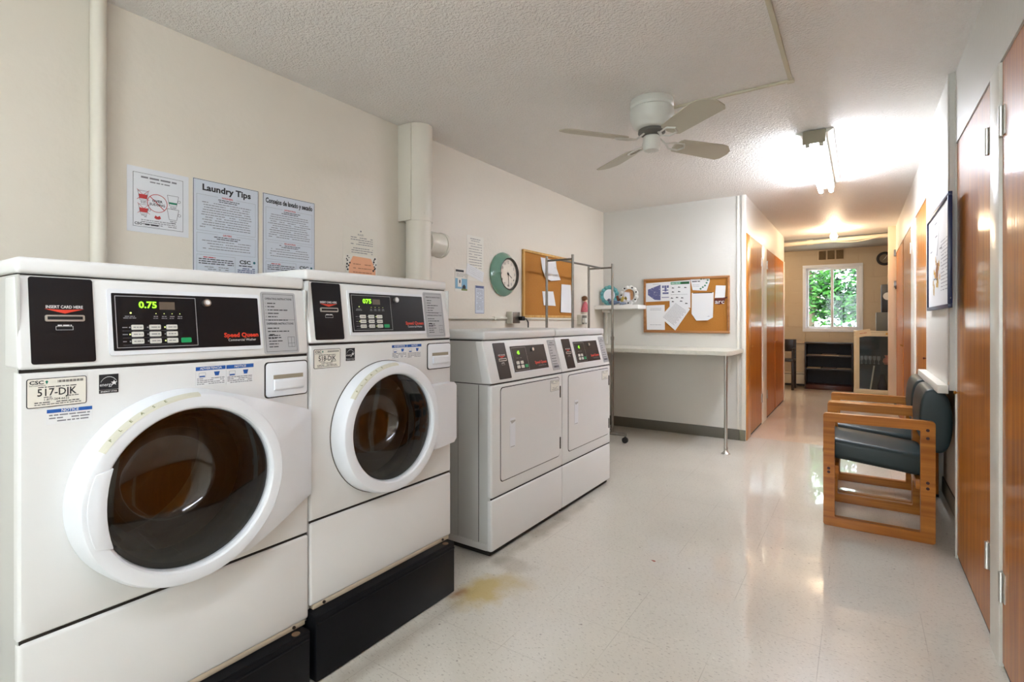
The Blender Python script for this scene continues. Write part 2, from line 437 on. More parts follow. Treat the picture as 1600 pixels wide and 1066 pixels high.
sbox('trim_4', XR-.004, XR+.040, 2.225, 2.357, 0, 1.924, TRIMW, .003)
sbox('trim_5', XR-.002, XR+.010, 3.129, 3.138, 0, 2.26, TRIMW)
sbox('trim_6', XR-.004, XR+.040, 5.207, 5.569, 0, 1.929, TRIMW, .003)
sbox('trim_7', XR-.001, XR+.038, 6.592, 6.618, 0, 1.929, CASEW)
sbox('trim_8', XP-.03, XP+.006, 5.125, 5.332, 0, 1.914, CASEW, .003)
sbox('trim_12', XP-.03, XP-.012, 7.079, 7.105, 0, 1.914, CASEW)
sbox('trim_9', XP-.03, XP+.003, 6.053, 6.377, 0, 1.914, TRIMW, .003)
sbox('trim_10', XP-.06, XP+.008, 7.953, YE+.01, 0, 1.92, TRIMW, .003)
# hallway end jamb on the right, with latch plates
mb = MB(); mb.box(0.299, 0.42, 7.78, 7.90, 0, ZC, .003); j = struct('trim_11', mb, mat('jamb cream', (226, 212, 186), .4))
for z in (1.93, 1.55, 0.10):
    m2 = MB(); m2.box(0.352, 0.385, 7.772, 7.782, z-.04, z+.04, .001); m2.build('latch_plate', STEEL, j)
m2 = MB(); m2.box(0.365, 0.388, 7.755, 7.78, 1.49, 1.53, .004); m2.build('latch', DKMET, j)

# back room
wx0, wx1, wz0, wz1 = -0.752, 0.025, 0.945, 2.02
mb = MB()
for (a, b_, c_, d_) in ((-2.4, wx0, 0, 2.285), (wx1, 1.25, 0, 2.285), (wx0, wx1, 0, wz0), (wx0, wx1, wz1, 2.285)): mb.box(a, b_, YB, YB+.2, c_, d_)
struct('wall_back', mb, BLOCK)
sbox('wall_back_left', -2.4, -2.3, YE, YB, 0, 2.285, BLOCK)
sbox('wall_back_right', 1.15, 1.25, YE, YB, 0, 2.285, BLOCK)
sbox('wall_back_front', 0.43, 1.25, YE-.1, YE-.02, 0, 2.285, BLOCK)

# window in the back wall
e = empty('window_1', (0, 0, 0)); e['kind'] = 'structure'
VINYL = mat('window vinyl', (226, 230, 238), .35)
def wframe(x0, x1, z0, z1, t, y0, y1, name):
    m = MB()
    m.box(x0, x1, y0, y1, z0, z0+t, .003); m.box(x0, x1, y0, y1, z1-t, z1, .003); m.box(x0, x0+t, y0, y1, z0+t, z1-t, .003); m.box(x1-t, x1, y0, y1, z0+t, z1-t, .003)
    return m.build(name, VINYL, e)
wframe(wx0-.035, wx1+.03, wz0-.02, wz1+.015, .05, YB-.015, YB+.06, 'window_frame')
wframe(wx0+.015, -0.345, wz0+.03, wz1-.035, .035, YB+.03, YB+.06, 'sash')
wframe(-0.385, wx1-.02, wz0+.03, wz1-.035, .04, YB+.005, YB+.03, 'sash')
mb = MB(); mb.box(wx0+.05, -0.38, YB+.043, YB+.047, wz0+.065, wz1-.07); mb.build('pane', glassy('window glass', (.97, .99, .98), 1.2), e)
mb = MB(); mb.box(-0.345, wx1-.06, YB+.015, YB+.019, wz0+.07, wz1-.075); mb.build('pane', glassy('window screen glass', (.80, .84, .86), 1.25, .03), e)

# window added in the unseen rear wall to brighten the near room and ceiling
e = empty('window_added', (0, 0, 0)); e['kind'] = 'structure'
mb = MB()
for (x0, x1, z0, z1) in ((-1.05, .15, .85, .90), (-1.05, .15, 2.03, 2.08), (-1.05, -1.0, .90, 2.03), (.10, .15, .90, 2.03), (-.475, -.425, .90, 2.03)): mb.box(x0, x1, YR-.08, YR-.02, z0, z1, .003)
mb.build('window_frame', VINYL, e)
mb = MB(); mb.box(-1.0, .10, YR-.052, YR-.048, .90, 2.03); mb.build('pane', MATS['window glass'], e)

# ------------------------------------------------------------------ lamps
TUBE = mat('fluorescent tube', (255, 255, 255), .5, emit=TUBE_E, ecol=(231, 239, 254))
TUBE_FILL = mat('added fluorescent tube', (255, 255, 255), .5, emit=TUBE_E*0.42, ecol=(231, 239, 254))  # dimmer tubes for the added fill fixture
FIXW = mat('fixture enamel', (214, 212, 200), .4)
def strip_light(x, y0, y1, label, tm=None):
    e = empty('strip_light', (x, y0, 0), 'S', label, 'ceiling light')
    L = y1-y0
    mb = MB(); mb.box(-.06, .06, 0, L, 2.205, 2.258, .004); mb.build('housing', FIXW, e)
    mb = MB()
    for s in (-1, 1): mb.prism([(s*.062, 2.235), (s*.098, 2.252), (s*.098, 2.257), (s*.062, 2.257)], .01, L-.01)
    mb.build('reflector', FIXW, e, fix=True)
    mb = MB(); mb.box(-.06, .06, -.006, -.001, 2.175, 2.253, .002); mb.disc2d(0, 2.225, .008, -.0065); mb.build('end_plate', mat('fixture end plate', (150, 143, 122), .5), e)
    for s in (-1, 1):
        mb = MB(); mb.cyl((s*.036, .05, 2.178), (s*.036, L-.05, 2.178), .0165, 16); mb.build('tube', tm or TUBE, e)
        for yy in (.03, L-.03):
            mb = MB(); mb.box(s*.036-.012, s*.036+.012, yy-.018, yy+.018, 2.165, 2.205, .003); mb.build('lamp_holder', mat('lamp holder grey', (168, 164, 152), .5), e)
    return e
strip_light(-0.225, 3.60, 5.03, 'twin tube fluorescent strip light glowing on the ceiling before the hallway')
strip_light(-0.15, -0.85, 0.55, 'unseen twin tube strip light added on the near ceiling as fill', TUBE_FILL)  # added fixture out of view, brightens the near half of the room

def globe_lamp(x, y, z, label, e_):
    e = empty('globe_lamp', (x, y, z), 'S', label, 'ceiling light')
    mb = MB(); mb.lathe([(.055, 0), (.055, -.012), (.03, -.03), (.024, -.05)], (0, 0, 0), 'Z', 24, cap0=True, cap1=True); mb.build('lamp_holder', mat('porcelain', (225, 220, 208), .3), e, fix=True)
    mb = MB(); mb.lathe([(.0, -.135), (.022, -.13), (.036, -.112), (.040, -.095), (.034, -.074), (.02, -.052), (0, -.05)], (0, 0, 0), 'Z', 24)
    mb.build('bulb', mat('glowing warm bulb', (255, 235, 205), .5, emit=e_, ecol=(255, 228, 192)), e, fix=True)
    return e
globe_lamp(-0.262, 7.62, ZC, 'bare warm bulb glowing on the ceiling at the end of the hallway', BULB_E)

globe_lamp(-1.60, 9.0, 2.285, 'unseen bare bulb added to brighten the back room, in the corner beyond the closets', BULB_E*.10)  # added lamp hidden by the closets, lifts the back room
# raceway on the ceiling: elbow, run to the fan and run towards the viewer
e = empty('wire_raceway', (-0.272, 2.79, ZC), 'S', 'cream wire raceway bending across the textured ceiling to the fan', 'raceway')
CRM = mat('raceway cream', (206, 200, 176), .5)
mb = MB(); mb.box(-.008, .010, -2.4, -.015, -.012, -.0005, .002); mb.build('raceway_run', CRM, e)
mb = MB(); mb.box(-.60, -.015, -.009, .009, -.012, -.0005, .002); mb.build('raceway_run', CRM, e)
mb = MB(); mb.box(-.016, .016, -.016, .016, -.016, -.0005, .003); mb.build('elbow_cover', CRM, e)

# pipe crossing the hallway end, with a sagging wire
mb = MB(); mb.cyl((-2.2, 8.25, 2.160), (1.1, 8.25, 2.230), .028, 20); mb.cyl((-.60, 8.25, 2.194), (-.53, 8.25, 2.1955), .035, 20)
tag(mb.build('ceiling_pipe', mat('pipe cream', (232, 220, 196), .4)), 'cream painted pipe running across the ceiling past the hallway end', 'pipe')
pts = []
for k in range(17):
    t = k/16; pts.append((-.30+.52*t, 8.21, 2.178-.030*math.sin(PI*t)+.020*t))
mb = MB(); mb.tube(pts, .0045, 6)
tag(mb.build('sagging_wire', mat('wire cream', (232, 220, 196), .5)), 'thin cream wire sagging under the cross pipe near the window', 'wire')

# ------------------------------------------------------------------ ceiling fan
FANW = mat('fan white', (214, 214, 206), .35)
BLADE = mat('fan blade cream', (190, 184, 166), .45, var=.03, vscale=5)
e = empty('ceiling_fan', (-0.905, 2.655, ZC), 'S', 'white four-blade ceiling fan mounted close to the textured ceiling', 'ceiling fan')
mb = MB(); mb.lathe([(.108, -.0005), (.112, -.012), (.112, -.032), (.106, -.040), (.104, -.043), (.112, -.05), (.113, -.085), (.104, -.115), (.088, -.140), (.07, -.152), (.0, -.153)], (0, 0, 0), 'Z', 48, cap0=True)
mb.build('motor_housing', FANW, e, fix=True)
mb = MB(); mb.lathe([(.068, -.154), (.07, -.17), (.045, -.184), (.0, -.184)], (0, 0, 0), 'Z', 32); mb.build('rotor', mat('rotor grey', (96, 94, 88), .4), e, fix=True)
mb = MB(); mb.lathe([(.036, -.185), (.044, -.192), (.045, -.245), (.038, -.262), (.02, -.268), (0, -.268)], (0, 0, 0), 'Z', 32, cap0=True); mb.build('switch_housing', FANW, e, fix=True)
for a0 in (57, 142, 232, 320):
    a = math.radians(a0)
    R = Matrix.Rotation(a, 4, 'Z') @ Matrix.Translation((0, 0, -.212)) @ Matrix.Rotation(math.radians(-14), 4, 'X')
    out = [(.16, -.044), (.175, -.056), (.43, -.072), (.47, -.066), (.515, -.034), (.525, 0), (.515, .048), (.495, .068), (.175, .056), (.16, .044), (.150, 0)]
    T = R @ Matrix.Rotation(-PI/2, 4, 'X')
    mb = MB(T); mb.prism([(x, z) for x, z in out], -.003, .003, .0012, 1); bl = mb.build('blade', BLADE, e, fix=True)
    mb = MB(R)
    mb.tube([(.05, 0, .034), (.09, .0, .0), (.13, .028, -.006), (.19, .03, -.007)], .005, 6)
    mb.tube([(.05, 0, .034), (.09, .0, .0), (.13, -.028, -.006), (.19, -.03, -.007)], .005, 6)
    mb.tube([(.19, .03, -.007), (.215, 0, -.007), (.19, -.03, -.007)], .005, 6)
    mb.build('blade_arm', FANW, bl)

# ------------------------------------------------------------------ pipes on the left wall
PIPEM = mat('painted duct', (220, 214, 200), .4, var=.03, vscale=6)
mb = MB(); mb.cyl((XL+.03, .690, .012), (XL+.03, .690, ZC-.002), .024, 24)
tag(mb.build('standpipe', PIPEM), 'slim cream painted pipe running floor to ceiling behind the near washer', 'pipe')
e = empty('vent_duct', (XL+.086, 2.232, 0), 'S', 'wide cream duct pipe with a capped side outlet rising behind the far washer', 'duct')
mb = MB(); mb.cyl((0, 0, .005), (0, 0, 1.70), .075, 40, cap=True)
for z in (1.46, 1.40): mb.cyl((0, 0, z), (0, 0, z+.004), .0765, 40)
mb.build('duct_pipe', PIPEM, e)
mb = MB(); mb.cyl((0, 0, 1.69), (0, 0, 2.258), .082, 40); mb.box(-.084, .02, -.088, -.078, 1.69, 2.258, .002)
mb.build('duct_sleeve', PIPEM, e)
for a in (-100, -60, -20):
    mb = MB(); x, y = .083*math.cos(math.radians(a)), .083*math.sin(math.radians(a)); mb.cyl((x*.97, y*.97, 1.735), (x*1.02, y*1.02, 1.735), .006, 10); mb.build('screw', PIPEM, e)
mb = MB(); mb.cyl((.0, .05, 1.575), (.0, .195, 1.575), .074, 32); mb.cyl((.0, .180, 1.575), (.0, .20, 1.575), .079, 32); mb.build('side_outlet', PIPEM, e)

# ------------------------------------------------------------------ washers
RED = mat('speed red', (214, 62, 40), .5)
WHT = mat('print white', (226, 226, 226), .5)
GREENB = mat('start button green', (18, 150, 92), .4)
LEDG = mat('led green', (90, 170, 40), .5, emit=.42, ecol=(150, 255, 40))
LEDW = mat('led small', (220, 235, 150), .5, emit=.2, ecol=(220, 240, 120))
BTN = mat('button cream', (206, 204, 196), .4)
BROWN = mat('display brown', (96, 84, 72), .4)
GLASSD = glassy('door glass', (.84, .84, .84), 1.6, .015)
GLASSB = glassy('bowl glass', (.86, .85, .84), 1.8, .03)
RUBBER = mat('door gasket rubber', (34, 36, 38), .25)
DRUM = mat('drum steel', (128, 112, 98), .3, .7, var=.35, vscale=14)
INNER = mat('drum dark', (84, 52, 38), .35, .3)
YEL = mat('yellowed tape', (206, 203, 186), .4)

def decal(parent, name, T, fn, mats, label=None):
    m = MB(T); fn(m); o = m.build(name, mats, parent, flat=True)
    if label: o['label'] = label
    return o

def id_label(code):
    def fn(m, w=.098, h=.060):
        m.mi = 1; m.prism(rr(0, w, 0, h, .004, 3), -.0012, 0)
        m.mi = 0; m.prism(rr(.0014, w-.0014, .0014, h-.0014, .003, 3), -.0014, -.0002)
        y = -.0017
        m.mi = 1; m.text('CSC', .0155, h-.0085, .0105, y, bold=.03, sx=1.15)
        m.mi = 2; m.flat([(.029, h-.007), (.0315, h-.0045), (.034, h-.007), (.0315, h-.013)], y)
        m.mi = 1; m.text('ServiceWorks', .017, h-.0145, .0045, y)
        for k in range(22):
            x = .049+k*.0020; m.quad(x, x+(.0013 if k % 3 else .0007), h-.0105, h-.0055, y)
        m.words(.018, w-.018, h-.0185, .0026, y)
        m.text(code, w/2-.001, h*.50, .0215, y, bold=.012, width=.064)
        m.words(.020, .040, .0205, .0022, y); m.words(.062, .084, .0205, .0022, y)
        m.text('1-877-264-6622', w/2-.002, .0155, .0065, y, bold=.01)
        m.words(.012, w-.012, .0100, .0026, y); m.words(.012, w-.010, .0058, .0022, y)
    return fn
def notice_label(title, w, h, pics):
    def fn(m):
        m.mi = 0; m.box(0, w, -.0010, 0, 0, h)
        y = -.0013
        m.mi = 1; m.quad(0, w, h*.76 if not pics else h*.80, h, y)
        m.mi = 0; m.text(title, w/2, h*(.88 if not pics else .90), h*(.26 if not pics else .17), y-.0003, bold=.02)
        m.mi = 2
        if pics:
            m.mi = 1; m.flat([(w*.60, h*.70), (w*.80, h*.70), (w*.76, h*.48), (w*.64, h*.48)], y)
            m.quad(w*.12, w*.30, h*.44, h*.52, y); m.mi = 2; m.frame2d(w*.10, w*.32, h*.44, h*.68, .0006, y-.0002)
            for k in range(4): m.words(w*.04, w*.96, h*(.36-.095*k), h*.055, y)
        else:
            for k in range(3): m.words(w*.05, w*.95, h*(.60-.20*k), h*.12, y)
    return fn
def energy_mark(m):
    w, h = .036, .042
    m.mi = 0; m.box(0, w, -.001, 0, .008, h); m.box(0, w, -.001, 0, 0, .0072)
    y = -.0013; m.mi = 1
    P = []
    for k in range(13):
        a = math.radians(25+130*k/12); P.append((w/2+.0165*math.cos(a), .016+.021*math.sin(a)*.95))
    for k in range(12):
        (x0, z0), (x1, z1) = P[k], P[k+1]; m.flat([(x0, z0), (x0, z0+.0011), (x1, z1+.0011), (x1, z1)], y)
    m.text('energy', .013, .019, .0105, y, bold=.0, sx=.85)
    st = []
    for k in range(10):
        a = PI/2+k*PI/5; r = .0062 if k % 2 == 0 else .0027; st.append((.0275+r*math.cos(a), .0225+r*math.sin(a)))
    m.flat(st[::-1], y-.0002)
    m.text('ENERGY STAR', w/2, .0036, .0048, y, bold=.01)
def instr_label(w, h, dryer=False):
    def fn(m):
        m.mi = 0; m.prism(rr(0, w, 0, h, .006, 4), -.0010, 0)
        y = -.0014; m.mi = 1; m.frame2d(.006, w-.006, .006, h-.006, .0009, y)
        if not dryer:
            m.quad(.008, w-.008, h*.545, h*.550, y)
            m.text('OPERATING INSTRUCTIONS', w/2, h-.020, .0078, y, bold=.02, width=w-.024)
            for k, L in enumerate((.35, .30, .86, .52, .40, .84)):
                z = h-.033-.0098*k; m.text('%d.' % (k+1), .013, z, .0055, y); m.words(.018, .018+(w-.036)*L, z, .0038, y, fill=1)
            m.text('DISPENSER INSTRUCTIONS', w/2, h*.545-.011, .0078, y, bold=.02, width=w-.024)
            for k, L in enumerate((.52, .92, .30, .55)):
                z = h*.545-.024-.0092*k; m.words(.014+(.004 if k == 2 else 0), .014+(w-.036)*L, z, .0038, y, fill=1)
            for k, L in enumerate((.50, .35, .58, .40, .42)): m.words(.015, .015+(w-.036)*L, .053-.0082*k, .0036, y, fill=1)
            m.frame2d(w-.034, w-.012, .018, .048, .0008, y); m.quad(w-.023, w-.0222, .018, .048, y); m.quad(w-.034, w-.012, .0290, .0298, y)
        else:
            m.text('DRYING', w/2, h-.018, .010, y, bold=.02); m.text('INSTRUCTIONS', w/2, h-.030, .010, y, bold=.02, width=w-.022)
            for k, L in enumerate((.35, .5, .45, .9, .9, .9, .9)):
                z = h-.046-.0155*k; m.words(.012, .012+(w-.026)*L, z, .0042, y, fill=1)
            m.mi = 2; m.quad(.010, w-.010, .012, .030, y)
            m.mi = 1; m.words(.018, w-.018, .021, .008, y-.0003, 1)
    return fn
def card_panel(m_parent, T, w, h):
    o = decal(m_parent, 'card_reader_panel', T, lambda m: m.prism(rr(0, w, 0, h, .005, 4), -.002, 0), BLACK)
    def fn(m):
        cx = w*.53; y = -.0026
        m.mi = 0; m.text('INSERT CARD HERE', cx, h*.655, w*.082, y, bold=.015, width=w*.58)
        m.mi = 1; m.flat([(cx-w*.31, h*.632), (cx, h*.578), (cx+w*.31, h*.632), (cx, h*.622)], y)
        m.mi = 0; m.frame2d(cx-w*.15, cx+w*.12, h*.385, h*.43, .0006, y); m.words(cx-w*.12, cx+w*.10, h*.44, w*.03, y)
    decal(o, 'card_panel_print', T, fn, [WHT, RED])
    m = MB(T); cx = w*.53
    m.prism(rr(cx-w*.31, cx+w*.31, h*.485, h*.560, .003, 3), -.0055, -.002, 0); m.mi = 1; m.box(cx-w*.275, cx+w*.275, -.0062, -.0054, h*.505, h*.542)
    m.build('card_slot', [mat('slot bezel', (196, 194, 188), .3, .6), mat('slot black', (8, 8, 8), .6)], o)
    return o

def front_plate(mb, W, z0, z1, cx, cz, r, y=0.0):
    """front sheet with a round hole and rounded outer edges"""
    N = 96
    def edge(t, ins):
        c_, s_ = math.cos(t), math.sin(t); best = 1e9
        for lim, comp in (((W-ins-cx), c_), (-(cx-ins), c_), ((z1-ins-cz), s_), (-(cz-z0-ins), s_)):
            if abs(comp) > 1e-9:
                q = lim/comp
                if q > 0: best = min(best, q)
        return (cx+best*c_, cz+best*s_)
    ang = sorted([2*PI*k/N for k in range(N)] + [math.atan2(b-cz, a-cx) % (2*PI) for a in (0, W) for b in (z0, z1)])
    rings = [[(cx+r*math.cos(t), y+.03, cz+r*math.sin(t)) for t in ang], [(cx+r*math.cos(t), y, cz+r*math.sin(t)) for t in ang]]
    for ins, d in ((.011, 0), (.005, .0012), (.0015, .005), (0, .011), (0, .03)):
        rings.append([(lambda p: (p[0], y+d, p[1]))(edge(t, ins)) for t in ang])
    V = [[mb.v(p) for p in R] for R in rings]; n = len(ang)
    for i in range(len(V)-1):
        for k in range(n): mb.f((V[i][k], V[i+1][k], V[i+1][(k+1) % n], V[i][(k+1) % n]))

def washer(y0, z0, code, label, handle, disp):
    W = .6565; cx, cz = .301, .524
    rg, fp, R0 = (.1880, .080, .2320) if handle else (.1830, .062, .2290)
    e = empty('washing_machine', (-1.395, y0, z0), 'E', label, 'washing machine')
    # cabinet: side, back, top and bottom sheets around an open front
    mb = MB()
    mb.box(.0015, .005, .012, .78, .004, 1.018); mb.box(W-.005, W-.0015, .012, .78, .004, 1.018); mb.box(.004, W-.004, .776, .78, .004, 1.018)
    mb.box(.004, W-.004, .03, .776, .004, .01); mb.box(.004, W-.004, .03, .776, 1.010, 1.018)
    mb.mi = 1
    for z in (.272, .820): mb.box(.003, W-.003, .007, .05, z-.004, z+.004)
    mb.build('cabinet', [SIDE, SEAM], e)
    mb = MB(); front_plate(mb, W, .276, .818, cx, cz, rg+.001); mb.build('front_panel', WHITE, e, fix=True)
    mb = MB(); mb.box(0, W, 0, .03, .014, .270, .008, 3); mb.mi = 1
    mb.box(.012, W-.012, .002, .03, .0, .016, .002)
    lp = mb.build('lower_panel', [WHITE, mat('toe strip beige', (200, 186, 164), .5)], e)
    for sx in (.05, W-.05):
        m2 = MB(); m2.cyl((sx, -.0015, .009), (sx, .004, .009), .005, 10); m2.build('screw', DKMET, lp)
    # control panel leaning back
    mb = MB(); mb.prismx([(0, .824), (0.027, 1.017), (.10, 1.017), (.10, .824)], 0, W, .007, 3); cp = mb.build('control_panel', WHITE, e)
    mb = MB(); mb.box(0, W, .024, .79, 1.0215, 1.056, .009, 3); mb.build('lid', WHITE, e)
    mb = MB(); mb.box(.004, W-.004, .034, .78, 1.0175, 1.0215); mb.build('lid_seam', SEAM, e)
    tilt = math.atan2(.027, .193)
    def PT(x, z): return Matrix.Translation((x, -.0003+(z-.824)*math.tan(tilt), z)) @ Matrix.Rotation(-tilt, 4, 'X')
    card_panel(cp, PT(.020, .834), .107, .183)
    # control plate with raised white frame
    px0, px1, pz0, pz1 = .152, .510, .845, .997
    m = MB(PT(px0, pz0)); pw, ph = px1-px0, (pz1-pz0)/math.cos(tilt)
    m.prism(rr(0, pw, 0, ph, .006, 4), -.003, 0, 0); fr = m.build('control_bezel', PLAST, cp)
    T = PT(px0, pz0)
    plate = decal(fr, 'control_plate', T, lambda m: m.prism(rr(.008, pw-.006, .010, ph-.010, .002, 3), -.004, -.001), BLACK)
    def fn(m):
        y = -.0045; x0 = .014; x1 = .187; b0 = .016; b1 = ph-.016
        m.mi = 0; m.frame2d(x0, x1, b0, b1, .0013, y)
        m.mi = 1; m.text(disp, x0+.066, b1-.021, .0215, y-.0005, bold=.03, width=.038)
        m.mi = 2; m.quad(x0+.090, x0+.124, b1-.031, b1-.012, y)
        m.mi = 3; m.disc2d(x0+.030, b1-.040, .0022, y, 8)
        for k in range(4):
            x = x0+.082+k*.0175; m.mi = 3; m.disc2d(x, b1-.041, .0012, y, 8); m.mi = 4; m.words(x-.005, x+.005, b1-.048, .0028, y, 1); m.words(x-.006, x+.006, b1-.0525, .0022, y, 1)
        m.mi = 4; m.words(x0+.018, x0+.038, b1-.048, .0026, y, 1); m.words(x0+.015, x0+.041, b1-.052, .0026, y, 1)
        for r_ in range(3):
            z = b0+.046-.0165*r_+.0015
            m.mi = 4; m.words(x0+.012, x0+.022, z, .0028, y, 1); m.quad(x0+.012, x0+.118, z-.0083, z-.0079, y)
            for c_ in range(3):
                m.mi = 3 if (r_, c_) in ((0, 2), (1, 0), (2, 2)) else 4; m.disc2d(x0+.0265+c_*.0365, z, .0018, y, 8)
        m.mi = 5; m.text('Speed Queen', x1+.113, b0+.024, .0165, y, bold=.035, width=.094)
        m.mi = 6; m.text('Commercial Washer', x1+.114, b0+.011, .0095, y, width=.076)
    decal(plate, 'control_print', T, fn, [SILVER, LEDG, BROWN, LEDW, INKL, RED, WHT])
    for r_ in range(3):
        for c_ in range(3):
            z = .016+.046-.0165*r_+.0015; x = .014+.041+c_*.0365
            m = MB(T); m.prism(rr(x-.0115, x+.0125, z-.0058, z+.0058, .002, 3), -.0065, -.004, 0); m.mi = 1; m.words(x-.008, x+.010, z, .003, -.0068, 1); m.build('button', [BTN, INKG], plate)
    m = MB(T); m.prism(rr(.014+.134, .014+.157, .016+.0085, .016+.0205, .002, 3), -.0065, -.004, 0); m.build('start_button', GREENB, plate)
    m = MB(T); m.cyl((.212, -.004, ph-.028), (.212, -.014, ph-.028), .0095, 20); m.mi = 1; m.cyl((.212, -.0141, ph-.028), (.212, -.0150, ph-.028), .0062, 16); m.build('key_lock', [METAL, WHT], plate)
    decal(cp, 'instruction_label', PT(.5155, .829), instr_label(.108, .180), [SILVER, INK, SILVER])
    # stickers on the front
    decal(e, 'service_label', Matrix.Translation((.012, 0, .745)), id_label(code), [PAPERC, INK, mat('leaf green', (30, 120, 100), .5)])
    if handle:
        decal(e, 'notice_label', Matrix.Translation((.043, 0, .708)) @ Matrix.Rotation(.02, 4, 'Y'), notice_label('NOTICE', .076, .031, False), [PAPER, INKB, INKG])
    decal(e, 'efficiency_label', Matrix.Translation((.132, 0, .762)), energy_mark, [INK, WHT])
    decal(e, 'notice_label', Matrix.Translation((.332, 0, .758)), notice_label('ADVERTENCIA', .074, .048, True), [PAPER, INKB, INKG])
    decal(e, 'notice_label', Matrix.Translation((.408, 0, .755)), notice_label('NOTICE', .074, .051, True), [PAPER, INKB, INKG])
    # detergent drawer
    mb = MB(); mb.prism(rr(.514, .650, .703, .806, .010, 4), -.002, .001); mb.mi = 1; mb.prism(rr(.517, .647, .706, .803, .009, 4), -.006, -.001, .002, 2)
    dr = mb.build('detergent_drawer', [SEAM, PLAST], e)
    mb = MB(); mb.box(.538, .632, -.0066, -.0058, .756, .768, .0)
    mb.build('drawer_recess', mat('recess shade grey', (150, 140, 122), .5), dr)
    mb = MB(); mb.prismx([(-.006, .722), (-.014, .728), (-.014, .752), (-.006, .757)], .538, .632, .002); mb.build('drawer_pull', PLAST, dr)
    # door ring --------------------------------
    ext = W-cx
    def outline(t):
        c_, s_ = math.cos(t), math.sin(t); r_ = R0
        if handle:      # tangents from the circle to the block at the right edge
            zr = .130
            # hull of circle and segment x=ext, z=+-zr
            if c_ > 0:
                d = math.hypot(ext, zr); base = math.atan2(zr, ext); al = math.acos(R0/d); ta = base+al
                tt = abs(math.atan2(s_, c_))
                if tt < ta:
                    if tt <= base: r_ = ext/c_
                    else:
                        px, pz = R0*math.cos(ta), R0*math.sin(ta)
                        dx, dz = ext-px, zr-pz
                        den = c_*dz-abs(s_)*dx
                        r_ = (px*dz-pz*dx)/den
        else:
            zr = .122
            if c_ > 0:
                tt = abs(math.atan2(s_, c_)); base = math.atan2(zr, ext)
                r2 = ext/c_ if tt <= base else zr/max(abs(s_), 1e-6)
                r_ = max(R0, r2)
        return max(r_, R0)
    N = 128; mb = MB(); rings = []
    prof = [(rg, .012), (rg, -fp+.014), (rg+.002, -fp+.005), (rg+.006, -fp+.0008), (rg+.010, -fp), (R0-.014, -fp), (R0-.0100, -fp+.0018), (R0-.0075, -fp+.007)]
    for i_, (r_, d) in enumerate(prof):
        ring = []
        for k in range(N):
            wt = min(1, max(0, (outline(2*PI*k/N)-R0)/.03)) if i_ > 5 else 0
            ring.append((cx+r_*math.cos(2*PI*k/N), d*(1-wt)-(fp-.003)*wt, cz+r_*math.sin(2*PI*k/N)))
        rings.append(ring)
    A, B = [], []
    for k in range(N):
        t = 2*PI*k/N; r_ = outline(t); over = (r_-R0)
        x = cx+r_*math.cos(t); fall = min(1, over/.125)
        d = -(fp-.026)-.020*min(1, over/.01)+fall*(fp-.018 if handle else fp-.036)
        A.append((x-(.004*math.cos(t) if over < .001 else 0), d, cz+(r_-(.002 if over < .001 else 0))*math.sin(t)))
        B.append((cx+(r_)*math.cos(t), -.0008, cz+r_*math.sin(t)))
    rings += [A, B]
    V = [[mb.v(p) for p in R] for R in rings]
    for i in range(len(V)-1):
        for k in range(N): mb.f((V[i][k], V[i+1][k], V[i+1][(k+1) % N], V[i][(k+1) % N]))
    door = mb.build('door', PLAST, e, angle=30, fix=True)
    mb = MB(); mb.lathe([(.2295, -.004), (.231, -.0005), (.222, .0)], (cx, 0, cz), 'Y', 96); mb.build('door_shadow_gap', mat('gap grey', (96, 92, 86), .7), door)
    if handle:
        P = []
        for k in range(9):
            z = .086-.172*k/8; P.append((-.168-.012*(1-(z/.086)**2), z))
        for k in range(9):
            z = -.078+.156*k/8; P.append((-math.sqrt(.214**2-z*z), z))
        mb = MB(Matrix.Translation((cx, 0, cz))); mb.prism(P, -fp-.0025, -fp+.03, .002, 2); mb.build('door_handle', PLAST, door)
    # tape with PLEASE on the door rim
    mb = MB(Matrix.Translation((cx, 0, cz)))
    for k in range(14):
        a0, a1 = math.radians(147-4.2*k), math.radians(147-4.2*(k+1))
        for ra, rb, da, db in ((R0-.0142, R0-.0097, -fp-.0006, -fp+.0014), (R0-.0097, R0-.0070, -fp+.0014, -fp+.0068), (R0-.0070, R0-.0045, -fp+.0068, -fp+.0150)):
            q = [(rb*math.cos(a0), db, rb*math.sin(a0)), (ra*math.cos(a0), da, ra*math.sin(a0)), (ra*math.cos(a1), da, ra*math.sin(a1)), (rb*math.cos(a1), db, rb*math.sin(a1))]
            mb.f([mb.v(p) for p in q])
    mb.build('door_tape', YEL, door)
    mb = MB()
    for k, ch in enumerate('PLEASE'):
        a = math.radians(140-6.5*k)
        mb.T = Matrix.Translation((cx+(R0-.0078)*math.cos(a), -fp+.0040, cz+(R0-.0078)*math.sin(a))) @ Matrix.Rotation(-(a-PI/2), 4, 'Y') @ Matrix.Rotation(-1.0, 4, 'X')
        mb.text(ch, 0, 0, .010, -.001, bold=.02)
    mb.build('door_tape_print', mat('faded print', (110, 112, 70), .6), door, flat=True)
    # glass, gasket, bowl and drum
    mb = MB(); mb.lathe([(0, -fp+.006), (.08, -fp+.0065), (.15, -fp+.009), (rg-.0005, -fp+.016)], (cx, 0, cz), 'Y', 96); mb.build('door_glass', GLASSD, door, angle=80)
    mb = MB(); mb.lathe([(rg-.001, -fp+.022), (.178, -.005), (.176, .03), (.182, .05), (.180, .075), (.200, .09)], (cx, 0, cz), 'Y', 96); mb.build('gasket', RUBBER, e, angle=80)
    mb = MB(); mb.lathe([(.176, -fp+.028), (.166, -.01), (.160, .02), (.148, .06), (.128, .095), (.09, .118), (0, .124)], (cx, 0, cz), 'Y', 96); mb.build('glass_bowl', GLASSB, door, angle=80)
